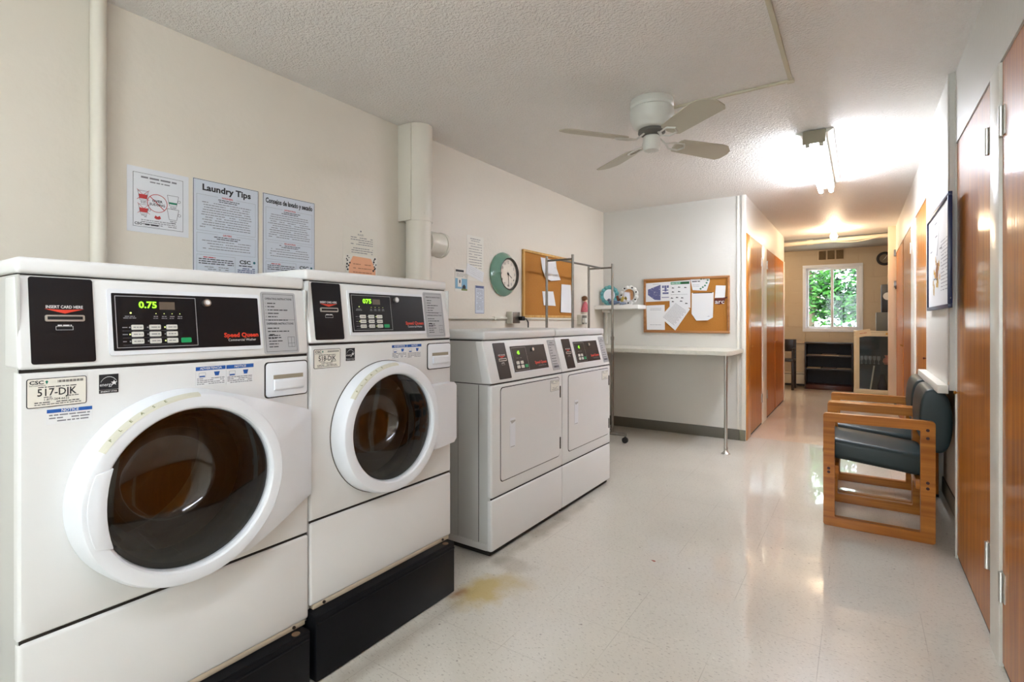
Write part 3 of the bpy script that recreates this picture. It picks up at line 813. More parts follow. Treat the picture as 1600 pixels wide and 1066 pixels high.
    mb = MB(); mb.lathe([(.2, .092), (.262, .10), (.265, .12), (.265, .45), (.25, .46)], (cx, 0, cz), 'Y', 96); mb.mi = 1
    mb.lathe([(.25, .46), (.14, .452), (.12, .42), (.06, .41), (0, .41)], (cx, 0, cz), 'Y', 96)
    mb.mi = 0
    for k in range(3):
        a = 2*PI*k/3+.5; c_, s_ = math.cos(a), math.sin(a); t_ = Vector((-s_, 0, c_))
        b0 = Vector((cx+.264*c_, .13, cz+.264*s_)); b1 = Vector((cx+.20*c_, .13, cz+.20*s_)); L = Vector((0, .30, 0))
        for s2 in (-1, 1):
            q = [b0+t_*.035*s2, b1, b1+L, b0+t_*.035*s2+L]; mb.f([mb.v(p) for p in q])
    mb.build('drum', [DRUM, INNER], e, angle=60)
    return e

w1 = washer(.2995, .177, '517-DJK', 'near white front-loading washer, door with a wide handle, standing lower of the two', True, '0.75')
w2 = washer(.960, .207, '518-DJK', 'white front-loading washer beside the dryers, with a plain round door ring', False, '075')
STAND = mat('black stand paint', (16, 17, 20), .45, var=.3, vscale=30, spec=.15)
for (y0, y1, h, lab) in ((.290, .936, .176, 'low black steel stand under the near front-loading washer'), (.9575, 1.598, .206, 'taller black steel stand under the washer nearest the dryers')):
    e = empty('washer_stand', (-1.36, y0, 0), 'E', lab, 'appliance stand', 'black stands under the washers')
    W = y1-y0
    mb = MB(); mb.box(0, W, 0, .74, .004, h-.004, .004, 2); mb.box(-.0, W, .002, .74, h-.006, h-.0008, .001); mb.build('stand_body', STAND, e)
    mb = MB(); mb.box(.004, W-.004, -.004, .02, h-.026, h-.020, .001); mb.build('stand_lip', STAND, e)
    mb = MB(); mb.cyl((W-.035, .018, h-.0012), (W-.035, .018, h+.0004), .012, 16); mb.build('bolt_plate', mat('rusty plate', (110, 84, 60), .6), e)

# ------------------------------------------------------------------ dryers
def dryer(y0, label):
    W = .680
    e = empty('tumble_dryer', (-1.406, y0, 0), 'E', label, 'tumble dryer', None)
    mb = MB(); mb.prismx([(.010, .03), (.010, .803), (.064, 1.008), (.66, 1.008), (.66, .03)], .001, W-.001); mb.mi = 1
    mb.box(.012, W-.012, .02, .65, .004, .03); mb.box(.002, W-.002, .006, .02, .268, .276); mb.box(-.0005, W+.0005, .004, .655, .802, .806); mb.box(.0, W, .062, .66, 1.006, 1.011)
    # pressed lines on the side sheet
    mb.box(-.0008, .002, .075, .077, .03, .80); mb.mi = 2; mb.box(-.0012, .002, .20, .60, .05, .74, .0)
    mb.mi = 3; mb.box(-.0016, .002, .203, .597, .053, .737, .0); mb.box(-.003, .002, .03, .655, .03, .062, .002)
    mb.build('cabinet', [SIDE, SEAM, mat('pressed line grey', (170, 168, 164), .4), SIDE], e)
    mb = MB(); mb.box(0, W, 0, .03, .275, .801, .009, 3); mb.build('front_panel', WHITE, e)
    mb = MB(); mb.box(0, W, 0, .03, .028, .269, .009, 3); mb.build('lower_panel', WHITE, e)
    mb = MB(); mb.prismx([(0, .807), (0.054, 1.007), (.10, 1.007), (.06, .807)], 0, W, .007, 3); cp = mb.build('control_panel', WHITE, e)
    mb = MB(); mb.box(0, W, .045, .670, 1.011, 1.052, .010, 3); mb.build('lid', WHITE, e)
    # door
    mb = MB(); mb.mi = 0; mb.prism(rr(.068, .648, .336, .786, .020, 5), -.0006, .0002)
    mb.mi = 1; mb.prism(rr(.072, .645, .340, .782, .018, 5), -.0030, -.0002, .0012, 1)
    d = mb.build('door', [SEAM, WHITE], e)
    mb = MB(); mb.prism(rr(.145, .192, .482, .628, .006, 3), -.0040, -.0028)
    mb.mi = 1
    mb.flat([(.146, .616), (.191, .616), (.191, .609), (.160, .600)], -.0045); mb.quad(.150, .186, .486, .490, -.0045)
    mb.build('door_pull', [PLAST, mat('pull shade', (176, 174, 170), .5)], d)
    for z in (.70, .41):
        mb = MB(); mb.box(.651, .659, -.004, 0, z-.033, z+.033, .001); mb.build('hinge', DKMET, e)
    tilt = math.atan2(.054, .200)
    def PT(x, z): return Matrix.Translation((x, -.0006+(z-.807)*math.tan(tilt), z)) @ Matrix.Rotation(-tilt, 4, 'X')
    card_panel(cp, PT(.070, .822), .100, .178)
    T = PT(.208, .846); pw, ph = .334, .131
    fr = decal(cp, 'control_plate', T, lambda m: (setattr(m, 'mi', 1), m.prism(rr(-.004, pw+.004, -.006, ph+.002, .004, 3), -.0015, 0), setattr(m, 'mi', 0), m.prism(rr(0, pw, 0, ph, .002, 3), -.003, -.001)), [BLACK, PLAST])
    def fn(m):
        y = -.0036
        m.mi = 0; m.frame2d(.006, .138, .006, ph-.008, .0012, y)
        m.mi = 1; m.text('45', .062, ph-.036, .026, y-.0004, bold=.02, width=.024)
        m.mi = 2; m.words(.036, .056, ph-.062, .004, y, 1); m.words(.066, .086, ph-.062, .004, y, 1)
        m.mi = 3; m.text('Speed Queen', .262, .035, .021, y, bold=.04, width=.120)
        m.mi = 4; m.text('Commercial Dryer', .272, .018, .011, y, width=.080)
    decal(fr, 'control_print', T, fn, [SILVER, LEDG, INKG, RED, INKL])
    for r_ in range(2):
        for c_ in range(2):
            m = MB(T); x, z = .040+c_*.038, .024+r_*.021; m.prism(rr(x-.013, x+.013, z-.008, z+.008, .004, 3), -.0055, -.003); m.build('button', BTN, fr)
    m = MB(T); m.prism(rr(.101, .128, .016, .033, .004, 3), -.0055, -.003); m.build('start_button', GREENB, fr)
    m = MB(T); m.cyl((.200, -.003, ph-.024), (.200, -.012, ph-.024), .009, 16); m.build('key_lock', METAL, fr)
    decal(cp, 'instruction_label', PT(.586, .824), instr_label(.084, .176, True), [SILVER, INK, INKL])
    decal(d, 'service_label', Matrix.Translation((.540, -.003, .712)), id_label(''), [PAPERC, INKG, mat('leaf green', (30, 120, 100), .5)])
    return e
dryer(1.915, 'white tumble dryer whose whole side shows, next to the washers')
dryer(2.598, 'white tumble dryer at the end of the row, near the clothes rack')

# ------------------------------------------------------------------ papers on the left wall
def sheet(name, loc, facing, w, h, base, fn, mats, label, cat, rot=0.0, group=None, thick=.001):
    e = MB(Matrix.Rotation(rot, 4, 'Y')); e.mi = 0; e.box(0, w, -thick, 0, 0, h)
    if fn: fn(e, w, h, -thick-.0004)
    o = e.build(name, [base]+mats, None, flat=True)
    place(o, loc, facing); return tag(o, label, cat, group)
WX = XL+.001
def soap_poster(m, w, h, y):
    # m.mi: 1 ink,2 red,3 grey,4 green
    m.mi = 0; m.box(.018, w-.020, -.0018, -.001, .020, h-.020)
    y = -.0023; m.mi = 1; m.frame2d(.019, w-.021, .021, h-.021, .0012, y)
    m.mi = 3; m.words(.045, w-.045, h-.036, .009, y, 1); m.words(.075, w-.060, h-.050, .006, y, .7)
    def cup(x, z, s, fillm, cross, handle_):
        s *= .92; m.mi = 3
        P = [(-.5, .5), (.5, .5), (.32, -.5), (-.32, -.5)]
        for i in range(4):
            (a, b), (c, d) = P[i], P[(i+1) % 4]; dx, dz = c-a, d-b; L = math.hypot(dx, dz); nx, nz = -dz/L*.02, dx/L*.02
            m.flat([(x+(a-nx)*s, z+(b-nz)*s), (x+(c-nx)*s, z+(d-nz)*s), (x+(c+nx)*s, z+(d+nz)*s), (x+(a+nx)*s, z+(b+nz)*s)], y)
        if fillm: m.mi = fillm; m.flat([(x-.42*s, z+.12*s), (x+.42*s, z+.12*s), (x+.34*s, z-.35*s), (x-.34*s, z-.35*s)] if fillm == 2 else [(x-.36*s, z-.15*s), (x+.36*s, z-.15*s), (x+.33*s, z-.34*s), (x-.33*s, z-.34*s)], y)
        if cross:
            m.mi = 2
            for q in (-1, 1): m.flat([(x-.62*s*q, z-.5*s), (x-.56*s*q, z-.5*s), (x+.62*s*q, z+.62*s), (x+.56*s*q, z+.62*s)], y-.0002)
        m.mi = 3; m.words(x-.25*s, x+.3*s, z-.65*s, .004, y); m.words(x-.2*s, x+.3*s, z-.8*s, .004, y)
        if handle_: m.ring2d(x+.55*s, z+.0*s, .10*s, .14*s, y, 16)
    cup(.052, h*.57, .038, 2, True, False); cup(.054, h*.36, .038, 2, True, True)
    cup(w-.058, h*.56, .044, 4, False, True); cup(w-.058, h*.34, .046, 0, False, True)
    m.mi = 2; m.ring2d(w*.47, h*.48, .033, .0352, y)
    m.flat([(w*.47-.026, h*.48+.022), (w*.47-.024, h*.48+.024), (w*.47+.025, h*.48-.022), (w*.47+.023, h*.48-.024)], y)
    m.mi = 1; m.text('OVER', w*.47, h*.51, .014, y-.0003, bold=.02); m.text('SUDSING', w*.47, h*.455, .013, y-.0003, bold=.02)
    m.mi = 2; m.flat([(w*.42, h*.25), (w*.44, h*.29), (w*.47, h*.27), (w*.51, h*.29), (w*.53, h*.25), (w*.50, h*.23), (w*.45, h*.23)][::-1], y)
    m.mi = 3
    for k in range(3): m.words(.045, w-.045, h*.195-.0075*k, .004, y)
    m.mi = 1; m.text('CSC', .036, .032, .013, y, bold=.03); m.words(.058, .105, .032, .008, y); m.mi = 3; m.frame2d(.054, .108, .025, .040, .0005, y)
sheet('sleeved_poster', (WX, .785, 1.439), 'E', .213, .247, mat('plastic sleeve', (226, 228, 232), .12, coat=.8), soap_poster, [INK, INKR, INKG, mat('ink green', (40, 130, 100), .5)],
      'plastic-sleeved poster of crossed-out soap cups above the near washer', 'poster')
def tips(title, bold_):
    def fn(m, w, h, y):
        m.mi = 1; m.frame2d(0.001, w-.001, .001, h-.001, .0018, y)
        m.text(title, w/2, h-.032, .036 if bold_ else .032, y, bold=.035, width=w*(.74 if bold_ else .90))
        def block(z1, z0, head, n):
            m.mi = 3; m.frame2d(.014, w-.014, z0, z1, .0008, y)
            m.mi = 0; m.quad(w*.36, w*.64, z1-.004, z1+.004, y-.0001)
            m.mi = 2; m.text(head, w/2, z1-.001, .0105, y-.0003, bold=.03)
            m.mi = 1; m.words(w*.30, w*.70, z1-.011, .0045, y); m.words(w*.34, w*.66, z1-.019, .0045, y)
            m.mi = 3
            zz = z1-.030
            for k in range(n):
                r = random.Random(k*7+len(title)); q = r.uniform(0, .10); m.words(.022+q*w, w-.022-q*w, zz, .0042, y)
                zz -= (z1-z0-.036)/n
        block(h-.062, h-.212, 'WASHERS' if bold_ else 'LAVADORAS', 11)
        block(h-.222, h-.302, 'DRYERS' if bold_ else 'SECADORAS', 4)
        m.mi = 3; m.frame2d(.014, w*.62, .010, h-.312, .0008, y)
        m.mi = 2; m.words(.04, w*.32, h-.322, .0055, y)
        m.mi = 1
        for k in range(3): m.words(.022, w*.60, h-.330-.009*k, .0052, y)
        m.mi = 3
        for k in range(4): m.words(.045, w*.52, h-.362-.009*k, .0042, y)
        m.mi = 1; m.text('CSC', w*.78, h-.330, .022, y, bold=.035, width=.050); m.words(w*.68, w*.92, h-.346, .006, y)
        m.mi = 4; m.disc2d(w*.93, h-.328, .006, y, 8)
        m.mi = 5
        for k in range(4): m.words(w*.66, w*.94, h-.357-.008*k, .005, y)
    return fn
LOGO = mat('logo teal', (30, 100, 110), .5)
sheet('tips_poster', (WX, 1.014, 1.29), 'E', .277, .400, PAPERB, tips('Laundry Tips', True), [INK, INKR, INKG, LOGO, NAVY],
      'white poster headed Laundry Tips taped above the near washer', 'poster', thick=.002)
sheet('tips_poster', (WX, 1.312, 1.29), 'E', .270, .400, PAPERB, tips('Consejos de lavado y secado', False), [INK, INKR, INKG, LOGO, NAVY],
      'white poster headed Consejos de lavado y secado above the washers', 'poster', thick=.002)
def ruleprint(m, w, h, y):
    m.mi = 1; m.disc2d(w/2, h-.014, .005, y-.002, 10); m.text('RULES', w/2, h-.034, .014, y, bold=.01)
    for k in range(4): m.words(w*.22, w*.86, h-.050-.012*k, .0055, y, .85)
    for k in range(3): m.words(w*.24, w*.86, h-.108-.012*k, .0055, y, .85)
sheet('rules_note', (WX, 1.752, 1.40), 'E', .235, .205, mat('paper offwhite', (222, 216, 202), .6), ruleprint, [INKG], 'typed off-white notice pinned above the orange flyer by the duct', 'notice')
def orangep(m, w, h, y):
    m.mi = 1; m.prism([(.030, .006), (w-.012, .006), (w-.012, h-.075), (w-.045, h-.012), (.045, h-.008), (.018, h-.055), (.018, .006)][::-1], -.0016, -.001)
    y = -.0022; m.mi = 3
    for r in (0, 1, 2):
        m.words(.045, w-.040, h-.050-.022*r, .006, y)
    m.mi = 2
    rn = random.Random(3)
    for cx in (.012, w-.014):
        for k in range(9): m.disc2d(cx+rn.uniform(-.010, .016)*(1 if cx < w/2 else -1), h-.012-.0085*k+rn.uniform(-.003, .003), rn.uniform(.003, .0065), y, 7)
sheet('orange_flyer', (WX+.002, 1.772, 1.27), 'E', .212, .190, PAPERC, orangep, [mat('flyer orange', (238, 176, 136), .6), INK, mat('ink brown', (170, 110, 80), .6)], 'orange flyer with dark leaf corners tucked behind the far washer lid', 'flyer')
def typed(n=10, title=True):
    def fn(m, w, h, y):
        m.mi = 1
        if title: m.words(w*.2, w*.8, h*.93, h*.022, y, 1); m.words(w*.25, w*.75, h*.885, h*.018, y, 1)
        m.mi = 2
        for k in range(n): m.words(w*.12, w*.90, h*(.82-.70*k/n), h*.018, y, .9)
    return fn
sheet('typed_notice', (WX, 2.790, 1.385), 'E', .192, .320, PAPERC, typed(12), [INKG, INKG], 'tall typed notice on the wall between the duct and the round clock', 'notice')
sheet('small_notice', (WX+.0018, 2.775, 1.432), 'E', .200, .075, PAPER, typed(4, False), [INKG, INKG], 'tilted paper slip over the foot of the tall typed notice', 'notice', rot=.26)
def boat(m, w, h, y):
    m.mi = 2; m.quad(w*.06, w*.70, h*.84, h*.93, y)
    m.mi = 4
    for k in range(3): m.words(w*.12, w*.92, h*(.77-.06*k), h*.025, y)
    m.mi = 3; m.quad(w*.02, w*.98, h*.12, h*.56, y)
    m.mi = 0; m.quad(w*.22, w*.52, h*.20, h*.56, y-.0002)
    m.mi = 2; m.quad(w*.33, w*.42, h*.36, h*.50, y-.0004); m.flat([(w*.55, h*.10), (w*.85, h*.10), (w*.85, h*.24), (w*.72, h*.32), (w*.60, h*.24)], y-.0004)
    m.mi = 5; m.quad(w*.50, w*.98, h*.05, h*.13, y-.0006)
sheet('picture_flyer', (WX, 2.663, 1.303), 'E', .134, .160, PAPERC, boat, [PAPER, INK, mat('picture blue', (120, 166, 190), .5), INKG, mat('picture green', (120, 128, 70), .6)], 'small flyer with a blue picture, lowest left of the clock', 'flyer')
def blueh(m, w, h, y):
    m.mi = 1; m.quad(w*.06, w*.94, h*.91, h*.985, y); m.frame2d(.001, w-.001, .001, h-.001, .003, y)
    m.mi = 2
    for k in range(13): m.words(w*.16, w*.88, h*(.84-.058*k), h*.022, y, .9)
sheet('narrow_notice', (WX, 2.884, 1.155), 'E', .105, .200, PAPERB, blueh, [mat('ink slate', (88, 98, 140), .5), INKG], 'narrow notice with a slate blue header and border below the clock', 'notice')

# clock
e = empty('wall_clock', (XL+.001, 3.225, 1.458), 'E', 'round wall clock with a wide sage green rim on the cream wall', 'clock')
mb = MB(); mb.lathe([(.165, 0), (.168, -.012), (.160, -.030), (.132, -.058), (.122, -.066), (.116, -.062), (.114, -.045)], (0, 0, 0), 'Y', 64, cap0=True)
mb.build('clock_rim', mat('sage enamel', (122, 162, 144), .15, coat=.6), e, fix=True)
mb = MB(); mb.lathe([(.121, -.0665), (.124, -.0690), (.119, -.0705), (.114, -.067), (.113, -.05)], (0, 0, 0), 'Y', 64); mb.build('clock_bezel', mat('bezel dark', (66, 62, 54), .3, .5), e, fix=True)
mb = MB(); mb.mi = 0; mb.cyl((0, -.044, 0), (0, -.050, 0), .114, 48); y = -.0507
mb.mi = 1
for k in range(1, 13):
    a = PI/2-k*PI/6; mb.text(str(k), .088*math.cos(a), .088*math.sin(a), .027, y, bold=.01)
for k in range(60):
    a = k*PI/30; c_, s_ = math.cos(a), math.sin(a)
    mb.flat([(.106*c_-.0006*s_, .106*s_+.0006*c_), (.106*c_+.0006*s_, .106*s_-.0006*c_), (.111*c_+.0006*s_, .111*s_-.0006*c_), (.111*c_-.0006*s_, .111*s_+.0006*c_)][::-1], y)
mb.build('clock_face', [mat('clock dial', (232, 222, 206), .5), INK], e)
def hand(a, L, wd, nm):
    mb = MB(Matrix.Rotation(a, 4, 'Y')); mb.prism([(-wd, -.015), (wd, -.015), (wd*.5, L), (-wd*.5, L)], -.0535, -.052); mb.build(nm, INK, e, fix=True)
hand(math.radians(118), .058, .003, 'hour_hand'); hand(math.radians(174), .095, .0022, 'minute_hand')
mb = MB(); mb.cyl((0, -.051, 0), (0, -.057, 0), .0075, 14); mb.build('hand_hub', INK, e)
mb = MB(); mb.lathe([(0, -.0700), (.06, -.0690), (.114, -.0655)], (0, 0, 0), 'Y', 48); mb.build('clock_glass', glassy('clock glass', (1, 1, 1), 1.35, .02), e, angle=80)

# conduit along the wall and outlets
SURF = mat('conduit paint', (212, 206, 190), .4)
mb = MB(); mb.tube([(XL+.013, 2.33, 1.119), (XL+.013, 3.262, 1.121)], .010, 12)
for y in (2.5, 3.1): mb.box(XL+.0005, XL+.025, y-.012, y+.012, 1.105, 1.134, .003)
tag(mb.build('surface_conduit', SURF), 'thin horizontal conduit along the wall behind the dryers, leading to the outlet box', 'conduit')
mb = MB(); mb.box(XL+.0005, XL+.020, 3.42, 4.44, 1.112, 1.130, .003); tag(mb.build('surface_raceway', SURF), 'cream raceway strip running below the wall corkboard', 'raceway')
def outlet(y, z, label, plugs):
    e = empty('outlet_box', (XL+.001, y, z), 'E', label, 'outlet')
    mb = MB(); mb.box(-.055, .060, -.05, 0, -.045, .05, .004); mb.build('box_body', SURF, e)
    mb = MB(); mb.box(-.045, .055, -.053, -.0505, -.040, .045, .001); mb.mi = 1
    for x in (-.02, .03):
        for q in (-.012, .012): mb.quad(x+q*.6-.0015, x+q*.6+.0015, .0, .010, -.0533)
    mb.build('cover_plate', [STEEL, INK], e)
    return e
o1 = outlet(3.335, 1.125, 'steel-faced outlet box on the wall behind the dryers, black cord plugged in', True)
e = empty('power_cord', (XL+.055, 3.385, 1.12), 'E', 'black power cord plugged into the wall outlet, dropping behind the dryers', 'power cord')
mb = MB(); mb.prism(rr(-.018, .022, -.015, .018, .008, 4), -.035, -.003, .004); mb.build('plug', mat('black rubber', (22, 22, 22), .5), e)
mb = MB(); mb.tube([(.0, -.034, 0), (.02, -.05, -.004), (.035, -.055, -.03), (.04, -.052, -.08), (.04, -.045, -.2), (.04, -.04, -.30)], .005, 8); mb.build('cord', MATS['black rubber'], e)
o2 = outlet(4.530, 1.112, 'pale outlet box on the wall beside the clothes rack', False)
e = empty('plug_adapter', (XL+.055, 4.500, 1.105), 'E', 'off-white plug in the outlet by the clothes rack, with a white cord', 'plug')
mb = MB(); mb.box(-.02, .02, -.035, -.002, -.02, .025, .005); mb.build('plug', PAPERC, e)
mb = MB(); mb.tube([(0, -.02, -.02), (.0, -.025, -.08), (.01, -.025, -.2)], .003, 6); mb.build('cord', PAPERC, e)

# doll hanging by the outlet
e = empty('hanging_doll', (XL+.03, 4.600, 1.27), 'E', 'small angel doll in a pink dress hanging on the wall behind the rack', 'ornament')
mb = MB(); mb.lathe([(0, -.082), (.045, -.078), (.036, -.04), (.022, 0), (.012, .02), (0, .022)], (0, 0, 0), 'Z', 20); mb.build('dress', mat('pink cloth', (206, 110, 118), .8, var=.3, vscale=40), e, fix=True)
mb = MB(); mb.lathe([(0, .018), (.015, .024), (.021, .042), (.016, .058), (0, .064)], (0, 0, 0), 'Z', 16); mb.build('head', mat('doll skin', (226, 190, 160), .6), e, fix=True)
mb = MB(); mb.lathe([(.020, .03), (.029, .045), (.026, .068), (.012, .078), (0, .080)], (0, .006, 0), 'Z', 16); mb.build('hair', mat('doll hair', (110, 72, 40), .8, bump=.6, bscale=120), e, fix=True)

# corkboards
def corkmat():
    m = mat('cork', (176, 116, 40), .8, var=.14, vscale=120, bump=.3, bscale=200); return m
CORK = corkmat()
FRAMEP = wood('pine frame', (196, 146, 78), (222, 178, 108), .4, 'Z', 1, .2, .3, 14)
FRAMEO = wood('oak frame', (150, 100, 58), (178, 126, 80), .4, 'X', 1, .2, .3, 14)
def corkboard(loc, facing, w, h, fm, label, t=.020):
    e = empty('corkboard', loc, facing, label, 'bulletin board')
    mb = MB(); mb.box(t*.5, w-t*.5, -.0078, 0, t*.5, h-t*.5); mb.build('cork_panel', CORK, e)
    mb = MB()
    for a in ((0, w, 0, t), (0, w, h-t, h), (0, t, t, h-t), (w-t, w, t, h-t)): mb.box(a[0], a[1], -.020, 0, a[2], a[3], .003)
    mb.build('board_frame', fm, e)
    return e
b1 = corkboard((XL+.001, 3.495, 1.130), 'E', .872, .555, FRAMEP, 'corkboard in a pale pine frame on the cream wall, three sheets on it')
pin = mat('pin red', (170, 40, 40), .4)
GP = 'sheets pinned on the pine corkboard'
BX = XL+.0105
def poly_sheet(name, loc, facing, pts, fn, mats, label, cat, base=PAPER, bend=.0):
    """a sheet cut to an outline in x,z, its foot curling off the board by bend"""
    m = MB(); z0 = min(p[1] for p in pts); z1 = max(p[1] for p in pts)
    m.prism(pts, -.0012, 0)
    if fn: fn(m)
    for v in m.bm.verts:
        t = (z1-v.co.z)/(z1-z0); v.co.y -= bend*t*t
    o = m.build(name, [base]+mats, None, flat=True); place(o, loc, facing); return tag(o, label, cat)
def P2(l, y0, z0): return [(a-y0, b-z0) for a, b in l]
def lines(x0, x1, z1, z0, n, h=.006, mi=1):
    def fn(m):
        m.mi = mi
        for k in range(n): m.words(x0, x1, z1-(z1-z0)*k/max(1, n-1), h, -.0017)
    return fn
poly_sheet('pinned_sheet', (BX, 3.776, 1.453), 'E', [(.0, .194), (.266, .192), (.275, .12), (.327, .018), (.147, 0), (.056, .017), (.02, .09)][::-1], lines(.12, .25, .16, .05, 4, .009), [INKL], 'curling white sheet pinned high on the pine-framed corkboard', 'paper', bend=.02)
poly_sheet('pinned_sheet', (BX, 3.805, 1.236), 'E', [(.0, .121), (.189, .128), (.225, 0), (.015, .001)][::-1], lines(.07, .17, .10, .03, 4, .007), [INKL], 'small square sheet pinned low on the pine-framed corkboard', 'paper', bend=.006)
poly_sheet('pinned_sheet', (BX, 4.116, 1.178), 'E', [(.03, .260), (.215, .263), (.215, 0), (0, .003)][::-1], lines(.05, .20, .235, .03, 12, .005), [INKL], 'long printed list near the edge of the pine-framed corkboard', 'paper', bend=.010)

b2 = corkboard((-1.818, YC-.001, .985), 'S', .823, .542, FRAMEO, 'corkboard in an oak frame above the counter, crowded with papers', .022)
BY = YC-.0112
def atb(u, v): return (-1.818+u, BY, .985+v)
def mapp(m):
    y = -.0017
    m.mi = 1; m.flat([(.02, .125), (.15, .170), (.15, .015), (.09, .02), (.02, .07)][::-1], y)
    rn = random.Random(2); m.mi = 0
    for k in range(26):
        x, z = rn.uniform(.03, .145), rn.uniform(.03, .15); m.quad(x, x+rn.uniform(.003, .012), z, z+.002, y-.0003)
    m.mi = 1
    for a in ((.165, .232, .135, .160), (.168, .228, .108, .118), (.19, .21, .10, .135), (.17, .23, .075, .092), (.162, .235, .038, .045)): m.quad(a[0], a[1], a[2], a[3], y)
    m.mi = 0; m.quad(.183, .187, .135, .160, y-.0003); m.quad(.208, .212, .135, .160, y-.0003)
    m.mi = 2; m.words(.07, .14, .175, .004, y)
poly_sheet('map_flyer', atb(.024, .310), 'S', [(0, .190), (.246, .196), (.246, .006), (.0, 0)][::-1], mapp, [mat('map violet', (98, 100, 142), .6), INKG], 'landscape flyer with a violet map, top corner of the oak-framed corkboard', 'flyer', bend=.002)
def greenp(m):
    y = -.0017; m.mi = 1; m.quad(.010, .190, .232, .256, y); m.mi = 3; m.quad(.11, .190, .232, .256, y-.0002); m.mi = 0; m.words(.016, .10, .244, .010, y-.0003)
    rn = random.Random(5); m.mi = 2
    for (x, z) in ((.03, .20), (.09, .205), (.15, .20), (.03, .16), (.09, .162), (.02, .10), (.07, .105), (.12, .10), (.03, .065), (.11, .068), (.16, .045)):
        m.flat([(x-.012, z-.006), (x-.002, z+.006), (x+.006, z-.001), (x+.012, z+.003), (x+.014, z-.007)][::-1], y)
    m.mi = 4; m.words(.01, .19, .132, .004, y)
poly_sheet('green_header_poster', atb(.265, .245), 'S', [(0, .262), (.198, .270), (.201, .0), (.0, .0)][::-1], greenp, [mat('header green', (60, 150, 100), .6), INK, mat('header dark green', (20, 84, 40), .6), INKG], 'poster with a green header and small drawings on the oak-framed corkboard', 'poster', bend=.002)
def leafy(m):
    y = -.0017; m.mi = 1; m.words(.015, .09, .092, .012, y, 1); m.mi = 3; m.words(.02, .085, .06, .004, y); m.words(.02, .085, .045, .004, y)
    m.mi = 2
    for a in ((.095, .02), (.115, .035), (.135, .05), (.15, .075), (.16, .1), (.10, .115), (.125, .118)): m.flat([(a[0]-.012, a[1]), (a[0], a[1]+.010), (a[0]+.012, a[1]), (a[0], a[1]-.010)][::-1], y)
poly_sheet('leafy_card', atb(.466, .405), 'S', [(0, .11), (.0, .122), (.178, .120), (.178, .085), (.150, .0), (.085, .004), (.02, .01)][::-1], leafy, [INK, mat('leaf print green', (70, 130, 100), .6), INKL], 'white card with green leaf print near the top of the oak-framed corkboard', 'card')
poly_sheet('typed_sheet', atb(.026, .028), 'S', [(.0, .245), (.188, .250), (.192, 0), (.008, 0)][::-1], lines(.04, .155, .215, .05, 12, .005, 1), [INKL], 'upright typed sheet, lower left on the oak-framed corkboard under the map', 'paper', bend=.003)
def tl(m):
    pass
pts = [(.158, .306), (.292, .208), (.150, 0), (.0, .132)]
m_ = MB(); m_.prism(pts[::-1], -.004, -.0025)
m_.mi = 1
ux, uz = (.134/.166, -.098/.166); vx, vz = (-.158/.235, -.174/.235)
for k in range(17):
    t = .035+.0112*k; a = .02; L = .125+(.015 if k % 3 else 0)
    x0, z0 = .158+vx*t+ux*a, .306+vz*t+uz*a; x1, z1 = x0+ux*L, z0+uz*L
    m_.flat([(x0, z0), (x1, z1), (x1+vx*.0028, z1+vz*.0028), (x0+vx*.0028, z0+vz*.0028)], -.0045)
o = m_.build('tilted_sheet', [PAPER, INKL], None, flat=True); place(o, atb(.170, .0235), 'S'); tag(o, 'typed sheet pinned aslant across the middle of the oak-framed corkboard', 'paper')
def lst(m):
    y = -.0017; m.mi = 1; m.words(.02, .19, .232, .007, y, .9); m.disc2d(.028, .205, .006, y, 8); m.disc2d(.028, .145, .005, y, 8); m.quad(.012, .19, .262-.0, .268, y)
    m.mi = 2
    for k in range(11): m.words(.045 if k < 5 else .02, .185, .21-.0168*k, .005, y)
poly_sheet('curled_list', atb(.478, .120), 'S', [(0, .268), (.202, .268), (.196, .030), (.150, .003), (.045, 0), (.0, .066)][::-1], lst, [INK, INKL], 'printed list with cut lower corners on the oak-framed corkboard', 'paper', bend=.008)
poly_sheet('blank_card', atb(.690, .335), 'S', [(.010, .118), (.098, .112), (.090, .0), (0, .0)][::-1], None, [], 'small blank white card at the far edge of the oak-framed corkboard', 'card')
def arcp(m):
    m.mi = 1; m.text('arc', .050, .035, .056, -.0022, bold=.008, width=.082)
poly_sheet('arc_sticker', atb(.684, .262), 'S', [(0, .055), (.01, .070), (.08, .072), (.11, .082), (.140, .092), (.134, .080), (.10, .062), (.09, .018), (.04, .008), (.004, .020)], arcp, [WHT], 'dark red cutout lettered arc under the blank card on the oak-framed corkboard', 'sign', base=mat('maroon', (96, 34, 22), .6))

# ------------------------------------------------------------------ counter with pole leg
LAM = mat('speckled laminate', (206, 202, 188), .3, var=.12, vscale=60)
e = empty('folding_counter', (-0.87, YC-.001, 0), 'S', 'speckled laminate counter fixed to the wall below the oak-framed corkboard', 'counter')
mb = MB()
X0 = XL-(-.87)+.004
t = bmesh.new(); pl = [(X0, -.002), (-.004, -.002), (-.004, -.50), (-.034, -.606), (-.05, -.612), (X0, -.612)]
a = [t.verts.new((x, y, .812)) for x, y in pl]; b_ = [t.verts.new((x, y, .848)) for x, y in pl]
t.faces.new(a[::-1]); t.faces.new(b_)
for i in range(len(pl)): t.faces.new((a[i], a[(i+1) % len(pl)], b_[(i+1) % len(pl)], b_[i]))
bmesh.ops.recalc_face_normals(t, faces=t.faces[:]); bmesh.ops.bevel(t, geom=t.edges[:], offset=.004, segments=2, affect='EDGES'); mb.merge(t)
mb.build('counter_top', LAM, e)
mb = MB(); mb.cyl((-.046, -.575, .012), (-.046, -.575, .811), .0125, 20); mb.mi = 0
mb.lathe([(.0125, .06), (.0155, .055), (.0155, .04), (.0125, .036)], (-.046, -.575, 0), 'Z', 20)
